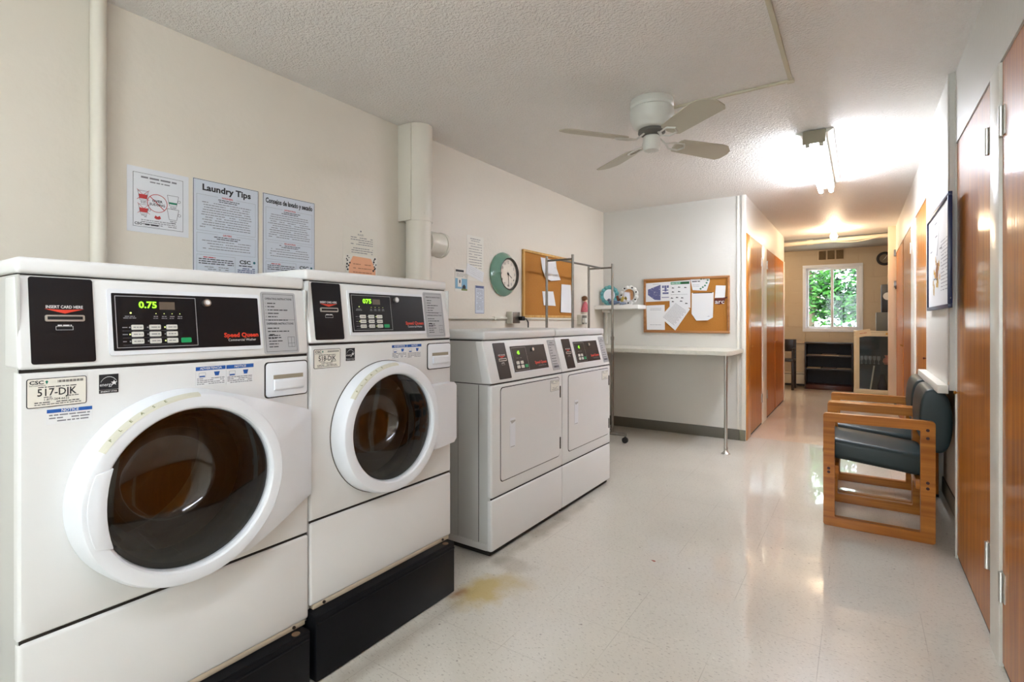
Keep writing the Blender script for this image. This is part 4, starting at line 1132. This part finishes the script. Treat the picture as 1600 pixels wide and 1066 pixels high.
mb.build('pole_leg', METAL, e)
mb = MB(); mb.lathe([(.0125, .030), (.020, .014), (.036, .004), (.036, .0005)], (-.046, -.575, 0), 'Z', 24, cap1=True); mb.build('floor_flange', METAL, e)
mb = MB(); mb.box(X0, -.03, -.02, -.003, .775, .812, .002); mb.build('wall_cleat', WALLW, e)

# ------------------------------------------------------------------ wall shelf and its things
e = empty('wall_shelf', (XL+.004, YC-.001, 0), 'S', 'white corner shelf on the wall behind the clothes rack', 'shelf')
mb = MB(); mb.box(0, .465, -.235, -.001, 1.222, 1.262, .003); mb.build('shelf_board', mat('shelf white', (236, 234, 228), .35), e)
mb = MB(); mb.box(.020, .045, -.02, -.001, .86, 1.221, .002); mb.box(.070, .078, -.2, -.001, 1.19, 1.221, .001); mb.build('shelf_bracket', TRIMW, e)
def scallop_mirror(x, z, r, n, fm, face, label, dots):
    e = empty('scalloped_mirror', (x, YC-.105, 1.2625), 'S', label, 'mirror')
    h = z-1.2625
    P = []
    for k in range(n*8):
        a = 2*PI*k/(n*8); P.append((r*(.93+.07*abs(math.sin(n*a/2)))*math.cos(a), h+r*(.93+.07*abs(math.sin(n*a/2)))*math.sin(a)))
    mb = MB(Matrix.Rotation(-.0, 4, 'X')); mb.prism(P, -.008, .0)
    for k in range(n):
        a = 2*PI*(k+.5)/n; mb.lathe([(0, -.016), (.012, -.013), (.019, -.008)], (r*.82*math.cos(a), 0, h+r*.82*math.sin(a)), 'Y', 10)
    mb.box(-.03, .03, -.02, .012, .0004, .012, .002)
    mb.build('mirror_frame', fm, e, fix=True)
    mb = MB(); mb.cyl((0, -.0085, h), (0, -.0100, h), r*.60, 40); mb.build('mirror_glass', face, e)
    if dots:
        for a in (125, 65, 20, -35, -95, 180):
            q = math.radians(a); mb = MB(); mb.lathe([(0, -.022), (.006, -.020), (.009, -.014)], (r*.82*math.cos(q), 0, h+r*.82*math.sin(q)), 'Y', 10); mb.build('bead', INK, e, fix=True)
    return e
MIRR = mat('mirror silver', (235, 238, 245), .06, 1.0)
scallop_mirror(-2.150, 1.369, .104, 14, mat('turquoise ceramic', (104, 170, 172), .25, var=.15, vscale=30), mat('mirror reflection white', (244, 246, 252), .2), 'scalloped turquoise mirror standing on the corner shelf', False)  # mirror face coloured plain white in place of its bright reflection
scallop_mirror(-1.935, 1.366, .099, 12, mat('white ceramic', (232, 230, 224), .25), MIRR, 'scalloped white mirror with black beads standing on the corner shelf', True)
def bird(x, y, z, s, body, label, name, beak):
    e = empty(name, (x, y, z), 'S', label, 'figurine')
    mb = MB(Matrix.Scale(s, 4)); mb.lathe([(0, -.06), (.02, -.045), (.034, -.01), (.030, .02), (.018, .05), (.008, .085), (0, .088)], (0, 0, 0), 'Z', 16)
    for v in mb.bm.verts: v.co = Vector((v.co.z+.004, v.co.y, v.co.x*.9+.032*s))
    mb.build('body', body, e, fix=True)
    mb = MB(Matrix.Scale(s, 4)); mb.lathe([(0, -.020), (.014, -.014), (.019, 0), (.014, .013), (0, .019)], (-.045, 0, .062), 'Z', 14); mb.build('head', body, e, fix=True)
    mb = MB(Matrix.Scale(s, 4)); mb.cyl((-.058, 0, .060), (-.078, 0, .056), .006, 8, .0008); mb.build('beak', beak, e)
    return e
bird(-2.085, YC-.175, 1.2625, .9, mat('slate glaze', (92, 106, 130), .3, var=.25, vscale=60), 'slate blue bird figurine between the two scalloped mirrors', 'bird_figurine', INK)
bird(-1.985, YC-.180, 1.2625, .55, mat('pale blue glaze', (140, 150, 170), .3, var=.25, vscale=60), 'small pale bird figurine before the white scalloped mirror', 'bird_figurine', INK)
e = empty('butterfly_ornament', (-2.015, YC-.150, 1.2625), 'S', 'brown and yellow butterfly ornament before the white mirror', 'ornament')
mb = MB(); mb.prism([(0, .05), (-.022, .10), (-.042, .095), (-.035, .055), (-.02, .03)], -.006, .0, .001); mb.build('wing', mat('brown glaze', (112, 58, 26), .4), e)
mb = MB(); mb.prism([(0, .05), (.030, .095), (.045, .070), (.030, .03), (.01, .025)], -.006, .0, .001); mb.build('wing', mat('yellow glaze', (196, 170, 84), .4), e)
mb = MB(); mb.cyl((0, -.003, .0005), (0, -.003, .07), .005, 10); mb.build('stem', INK, e)

# ------------------------------------------------------------------ clothes rack
e = empty('clothes_rack', (-1.985, 3.62, 0), 'S', 'bare steel rolling clothes rack behind the end dryer', 'clothes rack')
yA, yB = 0.0, .785
for y in (yA, yB):
    for x in (-.118, .118):
        mb = MB(); mb.cyl((x, y, .075), (x, y, .95), .0135, 16); mb.cyl((x, y, .95), (x, y, 1.625), .0105, 16); mb.cyl((x, y, .93), (x, y, .96), .016, 16); mb.build('post', STEEL, e)
    mb = MB(); mb.cyl((-.118, y, 1.590), (.118, y, 1.590), .0085, 12); mb.build('end_rail', STEEL, e)
    mb = MB(); mb.cyl((-.25, y, .075), (.25, y, .075), .015, 16); ft = mb.build('foot_bar', STEEL, e)
    for x in (-.24, .24):
        mb = MB(); mb.cyl((x, y-.011, .028), (x, y+.011, .028), .027, 20); mb.cyl((x, y, .04), (x, y, .072), .007, 10); mb.build('caster', mat('caster black', (20, 18, 18), .5), ft)
mb = MB(); mb.cyl((0, yA, 1.592), (0, yB, 1.592), .0085, 12); mb.build('top_rail', STEEL, e)
mb = MB(); mb.cyl((-.118, yA, .12), (-.118, yB, .12), .0085, 12); mb.cyl((.118, yA, .12), (.118, yB, .12), .0085, 12); mb.build('base_rail', STEEL, e)

# ------------------------------------------------------------------ armchairs by the right wall
OAK = wood('golden oak', (158, 92, 32), (204, 132, 56), .4, 'X', 1, .25, .2, 16)
FAB = mat('dark green vinyl', (28, 44, 45), .45, var=.06, vscale=20)
def cushion(bm_w, x0, x1, y0, y1, z0, z1, b): bm_w.box(x0, x1, y0, y1, z0, z1, b, 6)
def chair(y0, label):
    e = empty('armchair', (-0.160, y0, 0), 'S', label, 'chair')
    W = .49; D = .472; H = .604
    for yy in (0, W-.036):
        mb = MB(); m0 = bmesh.new()
        O = rr(0, D, 0, H, .014, 4); I = rr(.052, D-.058, .050, H-.047, .006, 4)
        n = len(O)
        A0 = [m0.verts.new((x, yy, z)) for x, z in O]; A1 = [m0.verts.new((x, yy+.036, z)) for x, z in O]
        B0 = [m0.verts.new((x, yy, z)) for x, z in I]; B1 = [m0.verts.new((x, yy+.036, z)) for x, z in I]
        for i in range(n):
            j = (i+1) % n
            m0.faces.new((A0[i], A0[j], B0[j], B0[i])); m0.faces.new((A1[i], B1[i], B1[j], A1[j])); m0.faces.new((A0[i], A1[i], A1[j], A0[j])); m0.faces.new((B0[i], B0[j], B1[j], B1[i]))
        bmesh.ops.recalc_face_normals(m0, faces=m0.faces[:])
        mb.merge(m0)
        for v in mb.bm.verts: v.co.z += .0004
        side = mb.build('side_frame', OAK, e)
        fy = yy-.0004 if yy == 0 else yy+.0364
        mb = MB(); sgn = -1 if yy == 0 else 1
        for (x, z) in ((D-.03, .560), (D-.03, .520), (D-.03, .300), (D-.03, .272), (.025, .308), (.025, .288)):
            mb.cyl((x, fy-sgn*.002, z), (x, fy+sgn*.0006, z), .0075, 12)
        mb.build('bolt_cover', mat('bolt plug', (58, 22, 16), .5), side)
    for x, z in ((.05, .300), (D-.055, .285)):
        mb = MB(); mb.box(x-.02, x+.02, .036, W-.036, z-.03, z+.02, .004); mb.build('rail', OAK, e)
    # seat pad, tilted back
    T = Matrix.Translation((.217, W/2, .388)) @ Matrix.Rotation(math.radians(6), 4, 'Y')
    mb = MB(T); mb.box(-.222, .225, -W/2+.044, W/2-.044, -.052, .058, .030, 6); mb.build('seat', FAB, e, angle=60)
    mb = MB()
    O = [(-.018, 0), (.025, -.030), (.076, -.012), (.095, .10), (.088, .24), (.055, .298), (.0, .306), (-.030, .285), (-.048, .20), (-.046, .06)]
    N = len(O); ys = [(.040, .82), (.046, .93), (.062, 1.0), (W-.062, 1.0), (W-.046, .93), (W-.040, .82)]
    c0 = (.012, .14); rings = []
    for (yy, s_) in ys: rings.append([mb.v((.455+c0[0]+(x-c0[0])*s_, yy, .462+c0[1]+(z-c0[1])*(s_*.5+.5))) for x, z in O])
    for i in range(len(rings)-1):
        for k in range(N): mb.f((rings[i][k], rings[i][(k+1) % N], rings[i+1][(k+1) % N], rings[i+1][k]))
    mb.f(rings[0][::-1]); mb.f(rings[-1])
    o = mb.build('backrest', FAB, e, angle=60, fix=True)
    sub = o.modifiers.new('round', 'SUBSURF'); sub.levels = 2; sub.render_levels = 2
    return e
chair(3.250, 'oak-framed armchair with dark green pads, nearer of the pair by the wall')
chair(3.762, 'oak-framed armchair with dark green pads, farther of the pair by the wall')

# ------------------------------------------------------------------ framed poster on the pier
e = empty('framed_poster', (PIER-.0065, 3.845, 1.160), 'W', 'navy-framed white map poster on the wall above the armchairs', 'framed poster')
fw, fh = .86, .52
mb = MB()
NVY = mat('navy frame', (24, 38, 78), .35)
for a in ((0, fw, 0, .018), (0, fw, fh-.018, fh), (0, .018, .018, fh-.018), (fw-.018, fw, .018, fh-.018)): mb.box(a[0], a[1], -.016, 0, a[2], a[3], .002)
mb.build('poster_frame', NVY, e)
mb = MB(); mb.box(.016, fw-.016, -.008, -.001, .016, fh-.016); y = -.0086
mb.mi = 1
for (u, z) in ((.30, .45), (.32, .38), (.50, .30), (.10, .32), (.80, .04), (.25, .16), (.35, .155)): mb.quad(u, u+.09, z, z+.007, y)
rn = random.Random(9)
for k in range(15): mb.mi = 3; mb.words(.55, .80, .33-.017*k, .006, y, .9, rn)
mb.mi = 2
for k in range(16):
    x, z = rn.uniform(.18, .50), rn.uniform(.08, .26); mb.flat([(x, z), (x+rn.uniform(.02, .06), z+rn.uniform(-.01, .01)), (x+rn.uniform(.02, .05), z+.03), (x, z+.022)], y)
mb.mi = 4; mb.flat([(.36, .16), (.44, .17), (.46, .235), (.40, .245), (.35, .21)], y-.0003)
mb.mi = 1; mb.flat([(.34, .245), (.40, .275), (.42, .290), (.37, .25)], y-.0004); mb.flat([(.39, .28), (.41, .28), (.50, .42), (.495, .42)], y-.0004)
mb.build('poster_print', [PAPER, INKG, mat('map gold', (206, 160, 60), .6), INKL, mat('map brown', (140, 84, 30), .6)], e, flat=True)

# crumb on the floor
mb = MB(); mb.prism([(0, 0), (.012, .004), (.020, 0), (.014, -.006)], -.001, .001)
for v in mb.bm.verts: v.co = Vector((v.co.x, v.co.z, .0016+v.co.y))
o = mb.build('dry_leaf', mat('leaf red', (150, 70, 50), .7), None, fix=True); o.location = (-.79, 2.315, 0); tag(o, 'tiny reddish dry leaf lying in the middle of the tile floor', 'leaf')

# ------------------------------------------------------------------ back room things
DKW = wood('dark walnut', (26, 17, 14), (44, 27, 20), .4, 'X', 1, .3, .2, 10)
e = empty('bookcase', (-0.734, 9.60, 0), 'S', 'low dark brown bookcase standing under the window', 'bookcase')
bw, bh = .660, .755
mb = MB(); mb.box(0, .02, 0, .33, 0.001, bh, .001); mb.box(bw-.02, bw, 0, .33, .001, bh, .001); mb.build('side_panel', DKW, e)
mb = MB(); mb.box(.02, bw-.02, 0, .33, bh-.025, bh, .001); mb.build('top_panel', DKW, e)
mb = MB(); mb.box(.02, bw-.02, .315, .33, .06, bh-.025); mb.build('back_panel', mat('black back', (22, 20, 24), .6), e)
mb = MB(); mb.box(.02, bw-.02, .005, .33, .001, .075, .001); mb.build('plinth', wood('plinth walnut', (52, 20, 12), (74, 30, 18), .4, 'X', 1, .3, .2, 10), e)
for z in (.320, .530):
    mb = MB(); mb.box(.02, bw-.02, .004, .315, z, z+.018); mb.build('shelf', DKW, e)
MAG = [mat('mag dull', (130, 112, 96), .5), mat('mag tan', (160, 136, 108), .5), mat('mag dark', (92, 76, 66), .5)]
for i, (x, z, w_, h_, r_, lab) in enumerate(((.03, .5485, .19, .010, 0, 'flat magazine at one end of the bookcase top shelf'), (.225, .5485, .24, .012, -.03, 'large magazine in the middle of the bookcase top shelf'), (.245, .562, .20, .010, .02, 'tan magazine lying askew on another on the bookcase top shelf'), (.47, .5485, .16, .009, 0, 'thin magazine at the far end of the bookcase top shelf'),
        (.03, .3385, .19, .011, 0, 'flat magazine at one end of the bookcase middle shelf'), (.245, .3385, .18, .013, 0, 'magazine in the middle of the bookcase middle shelf'), (.44, .3385, .19, .010, 0, 'pale magazine at the far end of the bookcase middle shelf'))):
    mb = MB(); mb.box(0, w_, 0, .22, .0005, h_, .001); o = mb.build('magazine', MAG[i % 3]); o.location = (-.734+x, 9.612, z); o.rotation_euler = (0, 0, r_*2); tag(o, lab, 'magazine', 'magazines in the low bookcase')
# glass-front cabinet
e = empty('display_cabinet', (-0.063, 9.30, 0), 'S', 'pale cabinet with a wide glass front beside the low bookcase', 'cabinet')
CABM = mat('cabinet pale wood', (208, 196, 170), .4, var=.05, vscale=5)
cw, ch, cd = .62, .955, .32
mb = MB(); mb.box(0, .018, .02, cd, .02, ch-.02); mb.box(cw-.018, cw, .02, cd, .02, ch-.02); mb.box(.018, cw-.018, cd-.01, cd, .02, ch-.02); mb.box(.018, cw-.018, .02, cd, .02, .04); mb.build('carcass', mat('cabinet inside', (74, 80, 84), .5), e)
mb = MB(); mb.box(-.004, cw+.004, 0, cd, ch-.022, ch, .003); mb.build('cabinet_top', CABM, e)
mb = MB(); mb.box(.018, cw-.018, .035, cd-.012, .45, .458); mb.build('shelf', glassy('shelf glass', (.8, .85, .85)), e)
mb = MB()
for a in ((0, cw, .02, .085), (0, cw, .875, ch-.024), (0, .070, .085, .875), (cw-.07, cw, .085, .875)): mb.box(a[0], a[1], 0, .018, a[2], a[3], .002)
dd = mb.build('door', CABM, e)
mb = MB(); mb.box(.070, cw-.07, .007, .011, .085, .875); mb.build('door_glass', glassy('cabinet glass', (.82, .86, .88), 1.45, .05), dd)
mb = MB(); mb.lathe([(.008, 0), (.008, -.01), (.014, -.02), (0, -.026)], (.40, 0, .915), 'Y', 14); mb.build('knob', BRASS, dd, fix=True)
GI = 'things kept inside the glass-front cabinet'
rn = random.Random(4)
for i in range(5):
    x = -.063+.10+i*.052
    mb = MB(); mb.lathe([(.018, .0005), (.004, .006), (.004, .045), (.022, .065), (.024, .10), (.020, .115)], (0, 0, 0), 'Z', 14); o = mb.build('wine_glass', mat('glassware', (190, 196, 200), .1, .3), fix=True)
    o.location = (x, 9.44+.03*(i % 2), .4585); tag(o, 'stemmed drinking glass lined up on the cabinet glass shelf', 'glass', 'stemmed glasses on the cabinet shelf')
mb = MB(); mb.lathe([(.0, .0005), (.05, .001), (.07, .03), (.06, .08), (.035, .10), (.05, .13)], (0, 0, 0), 'Z', 18)
o = mb.build('pink_vase', mat('coral glaze', (214, 130, 112), .4, var=.3, vscale=25), fix=True); o.location = (.365, 9.50, .4585); tag(o, 'coral coloured vase on the glass shelf inside the cabinet', 'vase')
mb = MB(); mb.lathe([(.0, .0005), (.055, .001), (.06, .10), (.03, .20), (.028, .26)], (0, 0, 0), 'Z', 18)
o = mb.build('dark_bottle', mat('navy glass', (40, 50, 72), .15), fix=True); o.location = (.29, 9.47, .0405); tag(o, 'dark blue bottle on the floor of the glass-front cabinet', 'bottle')
mb = MB(); mb.cyl((0, 0, .001), (.05, 0, .39), .010, 12); o = mb.build('white_rod', PAPERC); o.location = (.14, 9.45, .0405); tag(o, 'white rod leaning upright inside the glass-front cabinet', 'rod')
mb = MB(); mb.lathe([(0, .0005), (.05, .001), (.075, .025), (.07, .03)], (0, 0, 0), 'Z', 20); o = mb.build('patterned_bowl', mat('patterned bowl', (196, 176, 170), .4, var=.25, vscale=40), fix=True); o.location = (.060, 9.46, .24); 
o.location = (.060, 9.46, .0405); tag(o, 'pale patterned bowl inside the glass-front cabinet', 'bowl')
mb = MB(Matrix.Rotation(-.22, 4, 'Y')); mb.box(0, .19, -.002, 0, -.045, .055); mb.mi = 1; mb.words(.05, .14, .005, .010, -.0024, 1)
o = mb.build('paper_sign', [mat('sign cream', (222, 204, 176), .6), INKR], None, flat=True); o.location = (-.038, 9.297, .895); tag(o, 'cream paper sign stuck aslant on the corner of the glass-front cabinet', 'sign')
# boxes on the cabinet
mb = MB(); mb.box(0, .34, 0, .24, .0005, .275, .004); o = mb.build('grey_box', mat('box grey', (92, 96, 92), .5)); o.location = (.212, 9.34, .955); tag(o, 'dark grey box standing on the pale glass-front cabinet', 'box')
e = empty('black_cabinet_speaker', (.275, 9.36, 1.2325), 'S', 'tall black speaker with a round white badge on top of the grey box', 'speaker')
mb = MB(); mb.box(0, .25, 0, .2, 0, .41, .004); mb.box(.08, .17, .05, .15, .41, .44, .003); mb.build('speaker_body', mat('speaker black', (24, 24, 28), .4), e)
mb = MB(); mb.cyl((.075, -.001, .235), (.075, -.012, .235), .055, 28); mb.build('badge', PAPER, e)
# wall clock in the back room
e = empty('black_clock', (.335, YB-.001, 2.08), 'S', 'black oval clock on the back room wall near the ceiling', 'clock')
mb = MB(); mb.lathe([(.105, 0), (.108, -.02), (.085, -.03), (.07, -.022), (0, -.02)], (0, 0, 0), 'Y', 36, cap0=True); mb.build('clock_rim', INK, e, fix=True)
mb = MB(); mb.mi = 0; mb.disc2d(0, 0, .069, -.0228, 28); mb.mi = 1; mb.flat([(-.004, 0), (.004, 0), (.03, .045), (.026, .048)], -.0245); mb.flat([(-.003, 0), (.003, 0), (-.03, -.03)], -.0245); mb.build('clock_face', [mat('dial olive', (110, 100, 80), .5), PAPERC], e, flat=True)
# vent with three panels, heater, conduit, chair at the left
e = empty('wall_vent', (-.552, YB-.001, 2.118), 'S', 'three-panel brown wall vent above the window', 'vent')
mb = MB(); mb.box(-.02, .355, -.006, 0, -.015, .160, .001); mb.build('vent_frame', mat('vent frame tan', (196, 178, 150), .5), e)
for k in range(3):
    mb = MB(); x = .0+k*.122; mb.box(x, x+.100, -.012, -.006, 0, .145)
    for q in range(7): mb.prismx([(-.013, .006+q*.02), (-.022, .012+q*.02), (-.013, .018+q*.02)], x, x+.10)
    mb.build('vent_grille', mat('vent brown', (122, 102, 74), .5, bump=.6, bscale=300), e)
e = empty('baseboard_heater', (-2.25, YB-.001, 0), 'S', 'cream baseboard heater along the foot of the back wall', 'heater')
mb = MB(); mb.box(0, 1.50, -.06, 0, .045, .24, .006); mb.mi = 1; mb.box(.01, 1.49, -.062, -.055, .205, .213); mb.box(.01, 1.49, -.055, 0, .012, .045); mb.build('heater_cover', [mat('heater cream', (214, 200, 172), .4), SEAM], e)
mb = MB(); mb.tube([(-2.2, YB-.012, .735), (-.80, YB-.012, .735), (-.76, YB-.012, .735), (-.76, YB-.012, .90)], .009, 10)
tag(mb.build('wall_conduit', mat('conduit tan', (190, 170, 140), .4)), 'thin tan conduit along the back wall beside the window', 'conduit')
e = empty('dark_side_chair', (-1.10, 9.28, 0), 'S', 'black wooden chair partly hidden behind the hallway closets', 'chair')
for (x, y) in ((0, 0), (.225, 0), (0, .36), (.225, .36)):
    mb = MB(); mb.box(x-.018, x+.018, y-.018, y+.018, .0005, .45 if y == 0 else .80, .003); mb.build('leg', DKW, e)
mb = MB(); mb.box(-.02, .245, -.02, .38, .45, .49, .006); mb.build('seat', DKW, e)
mb = MB(); mb.box(-.018, .243, .345, .375, .60, .80, .006); mb.build('backrest', DKW, e)
for yy in (-.0,):
    for x in (0, .225):
        mb = MB(); mb.box(x-.018, x+.018, -.018, .36, .635, .665, .003); mb.box(x-.015, x+.015, -.015, .015, .49, .636); mb.build('armrest', DKW, e)

# ------------------------------------------------------------------ outside the window
GRD = mat('pale concrete', (214, 214, 208), .9)
mb = MB(); mb.box(-12, 12, YB+.2, 40, .55, .60); tag(mb.build('outside_ground', GRD), kind='structure')
def tree(name, x, y, r, zc, n, seed, label, col):
    rn = random.Random(seed)
    e = empty(name, (x, y, .6), 'S', label, 'tree')
    mb = MB(); mb.tube([(0, 0, 0), (.05, .02, .8), (-.03, 0, 1.6), (.05, .0, zc)], .06, 10)
    for k in range(16):
        a = rn.uniform(0, 2*PI); zz = zc*rn.uniform(.35, 1.0); L = r*rn.uniform(.6, 1)
        mb.tube([(0, 0, zz), (L*.5*math.cos(a), L*.5*math.sin(a), zz+.15), (L*math.cos(a), L*math.sin(a), zz+.1)], .012, 5)
    mb.build('trunk', mat('bark', (110, 96, 80), .9), e)
    mb = MB()
    cl = [(rn.uniform(-r, r), rn.uniform(-r*.5, r*.5), zc*.55+rn.uniform(-.55, 1.0)*zc*.5) for _ in range(38)]
    for k in range(n):
        c = rn.choice(cl); p = Vector((c[0]+rn.gauss(0, .20), c[1]+rn.gauss(0, .2), max(.35, c[2]+rn.gauss(0, .17))))
        a = Vector((rn.uniform(-1, 1), rn.uniform(-1, 1), rn.uniform(-.5, .5))).normalized(); b = a.orthogonal().normalized(); s = rn.uniform(.040, .080)
        q = [p-a*s, p-b*s*.55, p+a*s*.3-b*s*.45, p+a*s*1.1, p+a*s*.3+b*s*.45, p+b*s*.55]
        mb.mi = rn.choice(range(len(col))); mb.f([mb.v(v) for v in q])
    mb.build('foliage', col, e, flat=True)
def leafm(name, c):
    m = mat(name, c, .45)
    b = m.node_tree.nodes['Principled BSDF']; b.inputs['Subsurface Weight'].default_value = 0
    n, l = m.node_tree.nodes, m.node_tree.links
    tr = n.new('ShaderNodeBsdfTranslucent'); tr.inputs[0].default_value = srgb(*[min(255, int(v*1.25)) for v in c]); mx = n.new('ShaderNodeMixShader'); mx.inputs[0].default_value = .3
    l.new(b.outputs[0], mx.inputs[1]); l.new(tr.outputs[0], mx.inputs[2]); l.new(mx.outputs[0], n['Material Output'].inputs[0])
    return m
LF = [leafm('leaf mid green', (34, 84, 24)), leafm('leaf dark green', (14, 44, 18)), leafm('leaf light green', (64, 122, 44))]
tree('maple_tree', -.85, 12.4, 1.05, 2.1, 5200, 11, 'leafy green tree seen through the pane nearer the closets', LF)
tree('maple_tree', 1.15, 15.4, 1.1, 2.2, 4200, 23, 'leafy green tree seen through the screened window pane', LF)
